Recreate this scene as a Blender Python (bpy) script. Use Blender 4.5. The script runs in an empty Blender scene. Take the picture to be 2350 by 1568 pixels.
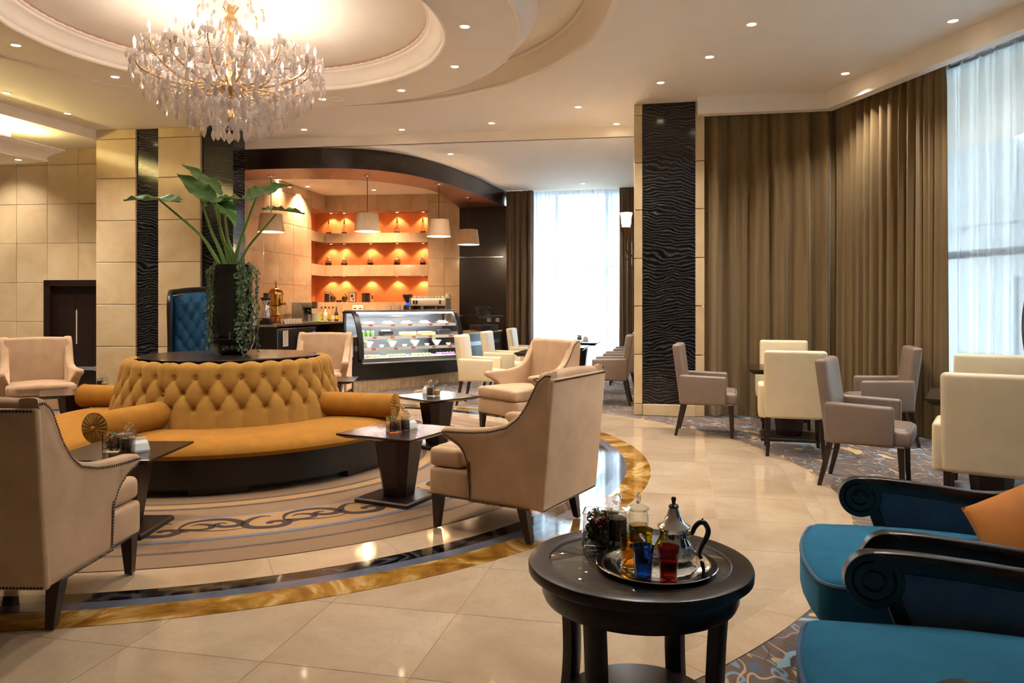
import bpy, bmesh, math, random
from math import sin, cos, pi, radians, sqrt, atan2, hypot
from mathutils import Vector, Matrix

SC = bpy.context.scene
COL = SC.collection
random.seed(7)

# ------------------------------------------------------------------ camera
F = 1750.0                      # focal length in pixels of the 2350 wide frame
EYE = 1.40
HZ = 700.0                      # image row of the horizon
cam = bpy.data.cameras.new('camera')
cam.sensor_fit = 'HORIZONTAL'
cam.sensor_width = 36.0
cam.lens = F / 2350.0 * 36.0
cam.shift_y = -(784.0 - HZ) / 2350.0
cam.clip_start = 0.05
cam.clip_end = 200
camo = bpy.data.objects.new('camera', cam)
COL.objects.link(camo)
camo.location = (0, 0, EYE)
camo.rotation_euler = (pi / 2, 0, 0)
SC.camera = camo

# ------------------------------------------------------------------ world, daylight, exposure
W = bpy.data.worlds.new('daylight')
SC.world = W
W.use_nodes = True
bgn = W.node_tree.nodes['Background']
bgn.inputs[0].default_value = (0.86, 0.95, 1.0, 1)
bgn.inputs[1].default_value = 23.0
SC.view_settings.view_transform = 'Standard'
SC.view_settings.look = 'None'
SC.view_settings.gamma = 1.0
SC.view_settings.use_curve_mapping = False
SC.view_settings.exposure = 1.1
cy = SC.cycles
cy.max_bounces = 7
cy.diffuse_bounces = 4
cy.glossy_bounces = 3
cy.transmission_bounces = 6
cy.transparent_max_bounces = 12
cy.use_adaptive_sampling = True
cy.adaptive_threshold = 0.2
cy.adaptive_min_samples = 20
cy.caustics_reflective = False
cy.caustics_refractive = False
cy.sample_clamp_indirect = 6.0
cy.use_denoising = True


def portal(name, x, y, z, w, h, rz):
    """daylight portal filling a window opening (guides sky light through the glass)"""
    L = bpy.data.lights.new(name, 'AREA')
    L.shape = 'RECTANGLE'
    L.size = w
    L.size_y = h
    L.cycles.is_portal = True
    o = bpy.data.objects.new(name, L)
    COL.objects.link(o)
    o.location = (x, y, z)
    o.rotation_euler = (pi / 2, 0, rz)
    return o


SPOT_E, SPOT_C = 76.0, (1.0, 0.90, 0.79)
CHAND_E = 1.25

# ------------------------------------------------------------------ helpers


def lin(c):
    if isinstance(c, str):
        c = [int(c[i:i + 2], 16) / 255 for i in (0, 2, 4)]
    return tuple((v / 12.92 if v <= .04045 else ((v + .055) / 1.055) ** 2.4) for v in c) + (1,)


def at(px, py, z=0.0):
    """a point of the plan at height z from a direction measured in the frame"""
    d = (EYE - z) * F / (py - HZ)
    return Vector(((px - 1175) * d / F, d, z))


def wp(px, py, d):
    return Vector(((px - 1175) * d / F, d, EYE - (py - HZ) * d / F))


MATS = {}


class N:
    def __init__(s, name):
        s.m = bpy.data.materials.new(name)
        s.m.use_nodes = True
        s.t = s.m.node_tree
        s.b = s.t.nodes['Principled BSDF']
        s.out = s.t.nodes['Material Output']
        s._tc = None
        MATS[name] = s.m

    def n(s, typ, **kw):
        x = s.t.nodes.new('ShaderNode' + typ)
        for k, v in kw.items():
            if k.startswith('i_'):
                x.inputs[k[2:].replace('_', ' ')].default_value = v
            else:
                setattr(x, k, v)
        return x

    def l(s, a, b):
        s.t.links.new(a, b)

    def co(s, gen='Object'):
        if s._tc is None:
            s._tc = s.n('TexCoord')
        return s._tc.outputs[gen]

    def mapv(s, scale=(1, 1, 1), rot=(0, 0, 0), gen='Object'):
        m = s.n('Mapping')
        m.inputs['Scale'].default_value = scale
        m.inputs['Rotation'].default_value = rot
        s.l(s.co(gen), m.inputs[0])
        return m.outputs[0]

    def noise(s, scale, detail=3, rough=.5, vec=None, dist=0):
        x = s.n('TexNoise')
        x.inputs['Scale'].default_value = scale
        x.inputs['Detail'].default_value = detail
        x.inputs['Roughness'].default_value = rough
        x.inputs['Distortion'].default_value = dist
        s.l(vec if vec is not None else s.co(), x.inputs['Vector'])
        return x.outputs[0]

    def ramp(s, fac, stops, interp='LINEAR'):
        r = s.n('ValToRGB')
        r.color_ramp.interpolation = interp
        el = r.color_ramp.elements
        while len(el) < len(stops):
            el.new(.5)
        for e, (p, c) in zip(el, stops):
            e.position = p
            e.color = c if len(c) == 4 else tuple(c) + (1,)
        s.l(fac, r.inputs[0])
        return r.outputs[0]

    def mix(s, fac, a, b, blend='MIX'):
        x = s.n('Mix', data_type='RGBA', blend_type=blend)
        for i, v in ((0, fac), (6, a), (7, b)):
            if hasattr(v, 'is_linked') or hasattr(v, 'links'):
                s.l(v, x.inputs[i])
            else:
                x.inputs[i].default_value = v
        return x.outputs[2]

    def math(s, op, a, b=None):
        x = s.n('Math', operation=op)
        for i, v in ((0, a), (1, b)):
            if v is None:
                continue
            if hasattr(v, 'links'):
                s.l(v, x.inputs[i])
            else:
                x.inputs[i].default_value = v
        return x.outputs[0]

    def set(s, **kw):
        for k, v in kw.items():
            s.b.inputs[k.replace('_', ' ')].default_value = v

    def col(s, c):
        s.l(c, s.b.inputs['Base Color'])

    def bump(s, h, strength=.2, dist=.01):
        b = s.n('Bump')
        b.inputs['Strength'].default_value = strength
        b.inputs['Distance'].default_value = dist
        s.l(h, b.inputs['Height'])
        s.l(b.outputs[0], s.b.inputs['Normal'])


def pm(name, c, rough=.5, metal=0., var=.12, scale=14., bump=0., bscale=None, stretch=(1, 1, 1), **kw):
    """plain procedural material: colour broken up by noise, optional bump"""
    k = N(name)
    c = lin(c)
    nz = k.noise(scale, 3, .55, k.mapv(stretch))
    a = tuple(v * (1 - var) for v in c[:3]) + (1,)
    b = tuple(min(1, v * (1 + var)) for v in c[:3]) + (1,)
    k.col(k.ramp(nz, [(.3, a), (.7, b)]))
    k.set(Roughness=rough, Metallic=metal)
    for q, v in kw.items():
        k.b.inputs[q.replace('_', ' ')].default_value = v
    if bump:
        k.bump(k.noise(bscale or scale * 4, 2, .5, k.mapv(stretch)), bump, .004)
    return k.m


def emis(name, c, strength):
    k = N(name)
    k.set(Base_Color=lin(c), Emission_Strength=strength, Roughness=.4)
    k.b.inputs['Emission Color'].default_value = lin(c)
    k.m.cycles.emission_sampling = 'NONE'      # each of these has a lamp of its own beside it
    return k.m


def thin_glass(name, tint=(1, 1, 1), refl=1.45):
    k = N(name)
    lw = k.n('LayerWeight')
    lw.inputs[0].default_value = .5
    f0 = ((refl - 1) / (refl + 1)) ** 2
    fr_ = k.math('ADD', k.math('MULTIPLY', k.math('POWER', lw.outputs['Facing'], 4.0), .75), f0)
    tr = k.n('BsdfTransparent')
    tr.inputs[0].default_value = tuple(tint) + (1,)
    gl = k.n('BsdfGlossy')
    gl.inputs['Roughness'].default_value = .02
    mx = k.n('MixShader')
    k.l(fr_, mx.inputs[0])
    k.l(tr.outputs[0], mx.inputs[1])
    k.l(gl.outputs[0], mx.inputs[2])
    k.l(mx.outputs[0], k.out.inputs[0])
    return k.m


# ---- stone
def marble(name, base, light, dark, rough=.1, scale=1.0, per_object=True, vein=.35):
    k = N(name)
    v = k.co()
    if per_object:
        oi = k.n('ObjectInfo')
        vm = k.n('VectorMath', operation='MULTIPLY_ADD')
        cx = k.n('CombineXYZ')
        k.l(k.math('MULTIPLY', oi.outputs['Random'], 37.0), cx.inputs[0])
        k.l(k.math('MULTIPLY', oi.outputs['Random'], 91.0), cx.inputs[1])
        add = k.n('VectorMath', operation='ADD')
        k.l(k.co(), add.inputs[0])
        k.l(cx.outputs[0], add.inputs[1])
        v = add.outputs[0]
    n1 = k.noise(1.6 * scale, 5, .6, v, .6)
    n2 = k.noise(4.5 * scale, 6, .65, v, 1.5)
    c = k.ramp(n1, [(.25, lin(dark)), (.5, lin(base)), (.75, lin(light))])
    ve = k.ramp(n2, [(.47, (0, 0, 0)), (.495, (1, 1, 1)), (.52, (0, 0, 0))])
    c2 = k.mix(k.math('MULTIPLY', ve, vein), c, lin(dark))
    if per_object:
        hs = k.n('HueSaturation')
        k.l(k.math('ADD', k.math('MULTIPLY', oi.outputs['Random'], .07), .965), hs.inputs['Value'])
        k.l(c2, hs.inputs['Color'])
        c2 = hs.outputs[0]
    k.col(c2)
    k.set(Roughness=rough)
    return k.m


marble('floor_marble', 'b29d84', 'bdaa93', 'a28a70', .06, 1.0)
marble('ring_marble', 'b8a085', 'c4ae94', 'a58b6e', .06, 1.2)
marble('wall_stone', 'cbb38c', 'd4bf9c', 'bda078', .2, 1.0, vein=.2)
marble('bar_stone', 'bda588', 'c9b499', 'ab9070', .12, 1.2, vein=.25)
marble('plinth_stone', 'cdb08a', 'd8c09e', 'b08e66', .2, 2.0)


def black_marble(name, stretch=(1, 1, 1), rough=.12, tone='16151a', rotz=0.2):
    k = N(name)
    mp = k.mapv((.42, .42, 1), (0, -rotz, 0))
    w = k.n('TexWave', wave_type='BANDS', bands_direction='Z')
    nz = k.noise(1.1, 3, .55, k.co())
    cz = k.n('CombineXYZ')
    k.l(k.math('MULTIPLY', k.math('SUBTRACT', nz, .5), .55), cz.inputs[2])
    av = k.n('VectorMath', operation='ADD')
    k.l(mp, av.inputs[0])
    k.l(cz.outputs[0], av.inputs[1])
    k.l(av.outputs[0], w.inputs[0])
    w.inputs['Scale'].default_value = 8.0
    w.inputs['Distortion'].default_value = 5.0
    w.inputs['Detail'].default_value = 5
    w.inputs['Detail Scale'].default_value = 2.2
    w.inputs['Detail Roughness'].default_value = .68
    n = k.noise(3.0, 4, .6, mp, .5)
    base = k.ramp(w.outputs[0], [(.0, lin('050506')), (.45, lin('141316')), (.85, lin('28272a')), (1, lin('413f40'))])
    vm = k.ramp(w.outputs[0], [(.975, (0, 0, 0)), (.999, (1, 1, 1))])
    nm = k.ramp(n, [(.56, (0, 0, 0)), (.72, (1, 1, 1))])
    k.col(k.mix(k.math('MULTIPLY', vm, nm), base, lin('8f8b86')))
    k.set(Roughness=rough)
    return k.m


black_marble('black_marble')
black_marble('ring_black', (1, 1, 1), .06)


def onyx():
    k = N('onyx')
    v = k.co()
    n = k.noise(1.8, 6, .62, v, 2.6)
    k.col(k.ramp(n, [(.28, lin('4f330f')), (.42, lin('80561b')), (.53, lin('9c7331')), (.62, lin('bfa26c')), (.72, lin('875e20'))]))
    k.set(Roughness=.06)


onyx()
pm('ring_blue', '585c6c', .07, var=.25, scale=5)


# ---- timber
def wood(name, c1, c2, rough=.35, stretch=(2, 2, 30)):
    k = N(name)
    n = k.noise(3, 5, .6, k.mapv(stretch), .4)
    k.col(k.ramp(n, [(.3, lin(c1)), (.7, lin(c2))]))
    k.set(Roughness=rough)
    k.bump(n, .08, .002)
    return k.m


wood('dark_wood', '150d0a', '251813', .28, (20, 2, 2))
wood('dark_wood_v', '1a100d', '2a1b16', .3, (14, 14, 1))
wood('table_wood', '180f0c', '2e1d17', .22, (2, 18, 2))
wood('leg_wood', '1c110d', '33211a', .3, (12, 12, 1.5))
wood('soffit_wood', '1a0f0b', '2a1912', .25, (2, 2, 14))
wood('soffit_under', '4b2a1a', '643b24', .4, (16, 2, 2))
wood('frame_wood', '130f0f', '2a211e', .3, (3, 14, 14))
wood('base_wood', '0b0808', '15100f', .4, (6, 6, 2))


# ---- fabric
def fabric(name, c, var=.1, rough=.9, sheen=.4, scale=6, bump=.15, bscale=220, tint=None):
    k = N(name)
    c = lin(c)
    a = tuple(v * (1 - var) for v in c[:3]) + (1,)
    b = tuple(min(1, v * (1 + var)) for v in c[:3]) + (1,)
    k.col(k.ramp(k.noise(scale, 5, .6, None, .3), [(.32, a), (.68, b)]))
    k.set(Roughness=rough, Sheen_Weight=sheen, Sheen_Roughness=.35)
    k.b.inputs['Sheen Tint'].default_value = tint or tuple(min(1, v * 1.6 + .1) for v in c[:3]) + (1,)
    k.b.inputs['Specular IOR Level'].default_value = .25
    if bump:
        k.bump(k.noise(bscale, 2, .5), bump, .002)
    return k.m


fabric('mustard', '9c6920', .12, .9, .35, 7)
fabric('mustard_back', '9b7131', .10, .9, .35, 7)
fabric('beige_velvet', 'b6987a', .10, .9, .7, 5)
fabric('beige_light', 'b6987a', .10, .9, .7, 5)
fabric('teal_velvet', '1d678a', .14, .9, .5, 5, .1)
fabric('navy_velvet', '50667f', .18, .92, .6, 5, .1)
fabric('blue_velvet', '1a4360', .16, .9, .5, 6, .1)
fabric('orange_silk', 'c17a38', .10, .55, .3, 9, .1)
pm('cream_leather', 'd9c9a8', .42, var=.04, scale=8, bump=.05, bscale=180)
pm('taupe_leather', '7d6c60', .40, var=.06, scale=8, bump=.05, bscale=180)


def drape(name, c, rough=.75):
    k = N(name)
    c = lin(c)
    n = k.noise(2, 3, .5, k.mapv((60, 60, .6)))
    n2 = k.noise(160, 2, .5, k.mapv((1, 1, .25)))
    k.col(k.mix(n, tuple(v * .8 for v in c[:3]) + (1,), tuple(min(1, v * 1.2) for v in c[:3]) + (1,)))
    k.set(Roughness=rough, Sheen_Weight=.3)
    k.bump(n2, .15, .002)
    return k.m


drape('drape_olive', '725b34')
drape('drape_brown', '5d4a36')


def sheer():
    k = N('sheer_voile')
    tr = k.n('BsdfTransparent')
    tr.inputs[0].default_value = (.93, .96, 1, 1)
    tl = k.n('BsdfTranslucent')
    df = k.n('BsdfDiffuse')
    n = k.noise(500, 2, .5, k.mapv((1, 1, .3)))
    cc = k.ramp(n, [(.3, (.66, .72, .78)), (.7, (.74, .80, .86))])
    k.l(cc, tl.inputs[0])
    k.l(cc, df.inputs[0])
    m1 = k.n('MixShader')
    m1.inputs[0].default_value = .35
    k.l(tl.outputs[0], m1.inputs[1])
    k.l(df.outputs[0], m1.inputs[2])
    m2 = k.n('MixShader')
    m2.inputs[0].default_value = .60
    k.l(tr.outputs[0], m2.inputs[1])
    k.l(m1.outputs[0], m2.inputs[2])
    k.l(m2.outputs[0], k.out.inputs[0])


sheer()


def rug_mat():
    k = N('rug_wool')
    sp = k.n('SeparateXYZ')
    k.l(k.co(), sp.inputs[0])
    r = k.math('SQRT', k.math('ADD', k.math('POWER', sp.outputs[0], 2.0), k.math('POWER', sp.outputs[1], 2.0)))
    r = k.math('ADD', r, k.math('MULTIPLY', k.math('SUBTRACT', k.noise(45, 2), .5), .02))
    rr = k.math('DIVIDE', r, 3.2)
    st = []
    tan, gold, dk, blue, pur = lin('8a6a48'), lin('b3884f'), lin('42302a'), lin('60748f'), lin('463c4a')

    def band(r0, r1, c, after):
        st.extend([(r0 / 3.2, c), (r1 / 3.2, after)])
    st.append((0, tan))
    band(1.76, 1.80, dk, gold)
    band(1.90, 1.945, dk, tan)
    band(2.165, 2.20, blue, gold)
    band(2.63, 2.665, blue, pur)
    st.append((2.69 / 3.2, tan))
    band(2.855, 2.90, dk, tan)
    c = k.ramp(rr, st, 'CONSTANT')
    fl = k.noise(3, 4, .7, k.mapv((6, 90, 1)))
    f2 = k.noise(260, 2, .5)
    c = k.mix(k.ramp(fl, [(.35, (0, 0, 0)), (.75, (.8, .8, .8))]), c, lin('6f543c'), 'MIX')
    k.col(c)
    k.set(Roughness=.95, Sheen_Weight=.2)
    k.bump(f2, .5, .006)
    pm('rug_brown', '3d2b26', .95, var=.25, scale=120, bump=.4, bscale=260)


rug_mat()


def carpet_mat():
    k = N('carpet_swirl')
    base = k.mix(k.noise(1.3, 3), lin('4f3c31'), lin('6b5142'))
    v = k.co()

    def lines(scale, lo, hi, off, dist=1.2):
        mp = k.n('Mapping')
        mp.inputs['Location'].default_value = (off, off * 2, 0)
        mp.inputs['Scale'].default_value = (1.0, .62, 1)
        mp.inputs['Rotation'].default_value = (0, 0, .5)
        k.l(v, mp.inputs[0])
        n = k.noise(scale, 1.0, .4, mp.outputs[0], dist)
        m = (lo + hi) / 2
        return k.ramp(n, [(lo, (0, 0, 0)), (lo + .006, (1, 1, 1)), (hi - .006, (1, 1, 1)), (hi, (0, 0, 0))])
    c = base
    c = k.mix(k.math('MULTIPLY', lines(4.2, .40, .435, 3), .9), c, lin('41536b'))
    c = k.mix(k.math('MULTIPLY', lines(4.2, .52, .55, 3), .9), c, lin('6f8fab'))
    c = k.mix(k.math('MULTIPLY', lines(4.6, .47, .50, 9), .85), c, lin('b79a74'))
    c = k.mix(k.math('MULTIPLY', lines(5.0, .585, .61, 17), .9), c, lin('39302f'))
    bl = k.ramp(k.noise(3.6, 1, .4, k.mapv((1.6, .7, 1), (0, 0, .7)), 1.0), [(.67, (0, 0, 0)), (.685, (1, 1, 1))])
    c = k.mix(bl, c, lin('c1a06c'))
    bl2 = k.ramp(k.noise(3.8, 1, .4, k.mapv((.7, 1.5, 1), (0, 0, .2)), 1.0), [(.30, (1, 1, 1)), (.315, (0, 0, 0))])
    c = k.mix(bl2, c, lin('7ea0b4'))
    k.col(c)
    k.set(Roughness=.95, Sheen_Weight=.2)
    k.bump(k.noise(300, 2), .5, .005)


carpet_mat()

# ---- paint, metal, glass
pm('ceiling_paint', 'ece6da', .75, var=.015, scale=3)
pm('dome_paint', 'b08c80', .7, var=.02, scale=2)
pm('mould_paint', 'f0eae0', .6, var=.015, scale=5)
pm('recess_paint', 'a08a6a', .75, var=.03, scale=3)
pm('wall_paint', 'cfc3ae', .8, var=.02, scale=3)
pm('orange_wall', 'c67238', .7, var=.05, scale=4)
pm('brass', 'd0a04a', .18, 1.0, .06)
pm('gold_pale', 'f0d2a0', .25, 1.0, .06)
pm('copper', 'c07a4a', .2, 1.0, .06)
pm('chrome', 'cfd0d2', .12, 1.0, .03)
pm('silver', 'd9d6d0', .08, 1.0, .03)
pm('steel', '9a9a9c', .28, 1.0, .08, stretch=(1, 1, 30))
pm('bronze_dark', '5a4630', .35, 1.0, .1)
pm('alu_grey', '9aa3a6', .4, .6, .04)
pm('black_gloss', '050506', .05, var=.1, Coat_Weight=1.0)
pm('black_plastic', '111012', .35, var=.1)
pm('black_metal', '17161a', .3, .4, .1)
pm('white_china', 'e8e6e0', .18, var=.02)
pm('white_paper', 'e6e2da', .8, var=.03)
pm('grey_plastic', '8c8278', .4, var=.05)
pm('nail_bronze', '4a3a30', .35, .8, .1)
pm('leaf_green', '44762c', .42, var=.25, scale=9)
pm('stem_green', '6f9440', .45, var=.15, scale=9, stretch=(3, 3, .5))
pm('ivy_green', '4d5f38', .5, var=.4, scale=25)
pm('soil', '2a1d14', .95, var=.3, scale=40)
pm('coffee_beans', '3a241a', .5, var=.4, scale=120)
pm('nuts', 'b98848', .6, var=.3, scale=90)
pm('petals', '86442a', .8, var=.5, scale=40)
pm('moss', '5d6a30', .85, var=.4, scale=50)
pm('shade_linen', 'b89a78', .85, var=.08, scale=30, stretch=(1, 1, .2))
pm('facade_grey', 'a0a6aa', .9, var=.06, scale=.6)
pm('facade_glass', '8e979d', .6, var=.1, scale=.5)
pm('exterior_ground', '9b9a96', .9, var=.08, scale=.4)
pm('print_grey', '9a928a', .8, var=.2, scale=60)
pm('price_red', 'd06a4a', .6, var=.1)
pm('blue_glow_plastic', '1230a0', .3, var=.1, Emission_Strength=1.5, Emission_Color=lin('1840ff'))
thin_glass('pane_glass', (.95, .98, .98))
thin_glass('case_glass', (.97, .99, 1.0))
thin_glass('jar_glass', (.96, .98, .97), 1.6)


def glass(name, c=(1, 1, 1), rough=.0, trans=1.0, ior=1.48):
    k = N(name)
    k.set(Base_Color=tuple(c) + (1,), Roughness=rough, IOR=ior, Transmission_Weight=trans)
    return k.m


glass('clear_glass', (.97, .98, .98))
glass('orange_glass', (1, .58, .16), .02)
glass('yellow_glass', (.75, .70, .08), .02)
glass('blue_glass', (.10, .30, .85), .02)
glass('red_glass', (.72, .10, .06), .02)
k = N('crystal')
k.set(Base_Color=(1, .94, .90, 1), Roughness=.03, IOR=1.55, Transmission_Weight=.55)
k.b.inputs['Specular IOR Level'].default_value = .9
tl_ = k.n('BsdfTranslucent')
tl_.inputs[0].default_value = (1, .93, .89, 1)
mx_ = k.n('MixShader')
mx_.inputs[0].default_value = .28
k.l(k.b.outputs[0], mx_.inputs[1])
k.l(tl_.outputs[0], mx_.inputs[2])
k.l(mx_.outputs[0], k.out.inputs[0])
k = N('doily_paper')
vv = k.n('TexVoronoi')
vv.inputs['Scale'].default_value = 95
k.l(k.co(), vv.inputs['Vector'])
tr_ = k.n('BsdfTransparent')
mx_ = k.n('MixShader')
k.set(Base_Color=lin('ece6da'), Roughness=.9)
k.l(k.ramp(vv.outputs[0], [(.16, (0, 0, 0)), (.2, (1, 1, 1))]), mx_.inputs[0])
k.l(tr_.outputs[0], mx_.inputs[1])
k.l(k.b.outputs[0], mx_.inputs[2])
k.l(mx_.outputs[0], k.out.inputs[0])
emis('lamp_disc', 'ffe2b8', 14)
emis('bulb_glow', 'fff0e4', 30)
emis('shade_glow', 'ffd9a0', 3.2)
emis('sconce_glow', 'ffd9b0', 3.0)
emis('led_strip', 'e6f2ff', 9)
emis('cove_glow', 'ffe9a0', 9)

# ------------------------------------------------------------------ mesh builder


def sm(a, b, x):
    t = max(0., min(1., (x - a) / (b - a)))
    return t * t * (3 - 2 * t)


class MB:
    def __init__(s):
        s.v, s.f = [], []

    def add(s, vs, fs):
        o = len(s.v)
        s.v += [tuple(p) for p in vs]
        s.f += [tuple(i + o for i in q) for q in fs]
        return s

    def box(s, c, d, rz=0., taper=1.0):
        hx, hy, hz = d[0] / 2, d[1] / 2, d[2] / 2
        vs = []
        for z, t in ((-hz, taper), (hz, 1.0)):
            for x, y in ((-hx, -hy), (hx, -hy), (hx, hy), (-hx, hy)):
                x, y = x * t, y * t
                vs.append((c[0] + x * cos(rz) - y * sin(rz), c[1] + x * sin(rz) + y * cos(rz), c[2] + z))
        return s.add(vs, [(3, 2, 1, 0), (4, 5, 6, 7), (0, 1, 5, 4), (1, 2, 6, 5), (2, 3, 7, 6), (3, 0, 4, 7)])

    def rbox(s, c, d, r=.02, seg=3, rz=0., fn=None, cuts=0):
        """box with rounded edges; fn(p) reshapes the points in local space"""
        bm = bmesh.new()
        bmesh.ops.create_cube(bm, size=1)
        for v in bm.verts:
            v.co = Vector((v.co.x * d[0], v.co.y * d[1], v.co.z * d[2]))
        bmesh.ops.bevel(bm, geom=bm.edges[:], offset=min(r, min(d) * .49), segments=seg, profile=.5, affect='EDGES')
        if cuts:
            big = [e for e in bm.edges if e.calc_length() > r * 1.6]
            bmesh.ops.subdivide_edges(bm, edges=big, cuts=cuts, use_grid_fill=True)
        bm.verts.index_update()
        vs = []
        for v in bm.verts:
            p = v.co.copy()
            if fn:
                p = Vector(fn(p))
            vs.append((c[0] + p.x * cos(rz) - p.y * sin(rz), c[1] + p.x * sin(rz) + p.y * cos(rz), c[2] + p.z))
        fs = [tuple(v.index for v in f.verts) for f in bm.faces]
        bm.free()
        return s.add(vs, fs)

    def prism(s, poly, z0, z1):
        n = len(poly)
        vs = [(p[0], p[1], z0) for p in poly] + [(p[0], p[1], z1) for p in poly]
        fs = [tuple(range(n))[::-1], tuple(range(n, 2 * n))] + [(i, (i + 1) % n, n + (i + 1) % n, n + i) for i in range(n)]
        return s.add(vs, fs)

    def lathe(s, prof, n=32, c=(0, 0, 0), a0=0., a1=2 * pi, mod=None):
        full = abs(a1 - a0 - 2 * pi) < 1e-6
        m = n if full else n + 1
        vs = []
        for i in range(m):
            a = a0 + (a1 - a0) * i / n
            for r, z in prof:
                if mod:
                    r = mod(r, z, a)
                vs.append((c[0] + r * cos(a), c[1] + r * sin(a), c[2] + z))
        k = len(prof)
        fs = []
        for i in range(n):
            j = (i + 1) % m
            for q in range(k - 1):
                fs.append((i * k + q, j * k + q, j * k + q + 1, i * k + q + 1))
        return s.add(vs, fs)

    def tube(s, pts, rad, n=8, caps=True, flat=None):
        """round (or flat=(w,h)) sweep along pts; rad is a number or a list"""
        P = [Vector(p) for p in pts]
        m = len(P)
        R = rad if isinstance(rad, (list, tuple)) else [rad] * m
        vs, up = [], None
        for i in range(m):
            t = (P[min(i + 1, m - 1)] - P[max(i - 1, 0)])
            t.normalize()
            if up is None:
                up = Vector((0, 0, 1)) if abs(t.z) < .9 else Vector((1, 0, 0))
            sd = t.cross(up)
            if sd.length < 1e-6:
                sd = t.cross(Vector((0, 1, 0)))
            sd.normalize()
            up = sd.cross(t).normalized()
            for q in range(n):
                a = 2 * pi * q / n
                if flat:
                    ca, sa = cos(a), sin(a)
                    e = .22
                    x = flat[0] * R[i] * math.copysign(abs(ca) ** e, ca)
                    y = flat[1] * R[i] * math.copysign(abs(sa) ** e, sa)
                else:
                    x, y = R[i] * cos(a), R[i] * sin(a)
                vs.append(P[i] + sd * x + up * y)
        fs = [(i * n + q, i * n + (q + 1) % n, (i + 1) * n + (q + 1) % n, (i + 1) * n + q) for i in range(m - 1) for q in range(n)]
        if caps:
            fs += [tuple(range(n))[::-1], tuple(range((m - 1) * n, m * n))]
        return s.add(vs, fs)

    def grid(s, fn, nu, nv, wrap_u=False):
        vs = [fn(i / nu, j / nv) for i in range(nu if wrap_u else nu + 1) for j in range(nv + 1)]
        w = nv + 1
        m = nu if wrap_u else nu + 1
        fs = [(i * w + j, ((i + 1) % m) * w + j, ((i + 1) % m) * w + j + 1, i * w + j + 1) for i in range(nu) for j in range(nv)]
        return s.add(vs, fs)

    def loft(s, loops, caps=True):
        n = len(loops[0])
        vs = [p for L in loops for p in L]
        fs = [(i * n + q, i * n + (q + 1) % n, (i + 1) * n + (q + 1) % n, (i + 1) * n + q) for i in range(len(loops) - 1) for q in range(n)]
        if caps:
            fs += [tuple(range(n))[::-1], tuple(range((len(loops) - 1) * n, len(loops) * n))]
        return s.add(vs, fs)

    def ball(s, c, r, n=10, m=6, sq=(1, 1, 1)):
        prof = [(max(1e-4, r * sin(pi * i / m)), -r * cos(pi * i / m)) for i in range(m + 1)]
        o = len(s.v)
        s.lathe(prof, n)
        for i in range(o, len(s.v)):
            p = s.v[i]
            s.v[i] = (c[0] + p[0] * sq[0], c[1] + p[1] * sq[1], c[2] + p[2] * sq[2])
        return s

    def xf(s, M):
        s.v = [tuple(M @ Vector(p)) for p in s.v]
        return s

    def mesh(s, name, mat, smooth=True, angle=40):
        me = bpy.data.meshes.new(name)
        me.from_pydata(s.v, [], s.f)
        bm = bmesh.new()
        bm.from_mesh(me)
        bmesh.ops.recalc_face_normals(bm, faces=bm.faces[:])
        bm.to_mesh(me)
        bm.free()
        me.update()
        me.materials.append(MATS[mat] if isinstance(mat, str) else mat)
        if smooth:
            me.polygons.foreach_set('use_smooth', [True] * len(me.polygons))
            try:
                me.set_sharp_from_angle(angle=radians(angle))
            except Exception:
                pass
        return me

    def build(s, name, mat, parent=None, loc=None, rz=None, smooth=True, angle=40):
        return link(name, s.mesh(name, mat, smooth, angle), parent, loc, rz)


def link(name, me, parent=None, loc=None, rz=None, rot=None, scale=None):
    o = bpy.data.objects.new(name, me)
    COL.objects.link(o)
    if parent:
        o.parent = parent
    if loc is not None:
        o.location = loc
    if rz is not None:
        o.rotation_euler = (0, 0, rz)
    if rot is not None:
        o.rotation_euler = rot
    if scale is not None:
        o.scale = scale
    return o


def tag(o, label, cat, group=None):
    o['label'] = label
    o['category'] = cat
    if group:
        o['group'] = group
    return o


def thing(name, label, cat, loc=(0, 0, 0), rz=0., group=None):
    o = bpy.data.objects.new(name, None)
    COL.objects.link(o)
    o.location = loc
    o.rotation_euler = (0, 0, rz)
    o.empty_display_size = .1
    return tag(o, label, cat, group)


def structure(o, label=None):
    o['kind'] = 'structure'
    if label:
        o['label'] = label
    return o


def stuff(o):
    o['kind'] = 'stuff'
    return o


def copy_tree(o, parent=None, loc=None, rz=None, label=None):
    c = o.copy()
    COL.objects.link(c)
    c.parent = parent
    if loc is not None:
        c.location = loc
    if rz is not None:
        c.rotation_euler = (0, 0, rz)
    if label:
        c['label'] = label
    for ch in list(o.children):
        copy_tree(ch, c)
    return c


def face(dx, dy):
    return atan2(-dx, dy)


def dirv(a, b):
    v = Vector((b[0] - a[0], b[1] - a[1]))
    return v.normalized()


def crom(pts, n=8):
    """smooth curve through points"""
    P = [Vector(p) for p in pts]
    P = [P[0] * 2 - P[1]] + P + [P[-1] * 2 - P[-2]]
    out = []
    for i in range(1, len(P) - 2):
        a, b, c, d = P[i - 1:i + 3]
        for k in range(n):
            t = k / n
            out.append(.5 * ((2 * b) + (c - a) * t + (2 * a - 5 * b + 4 * c - d) * t * t + (3 * b - a - 3 * c + d) * t ** 3))
    out.append(P[-2])
    return out


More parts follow.
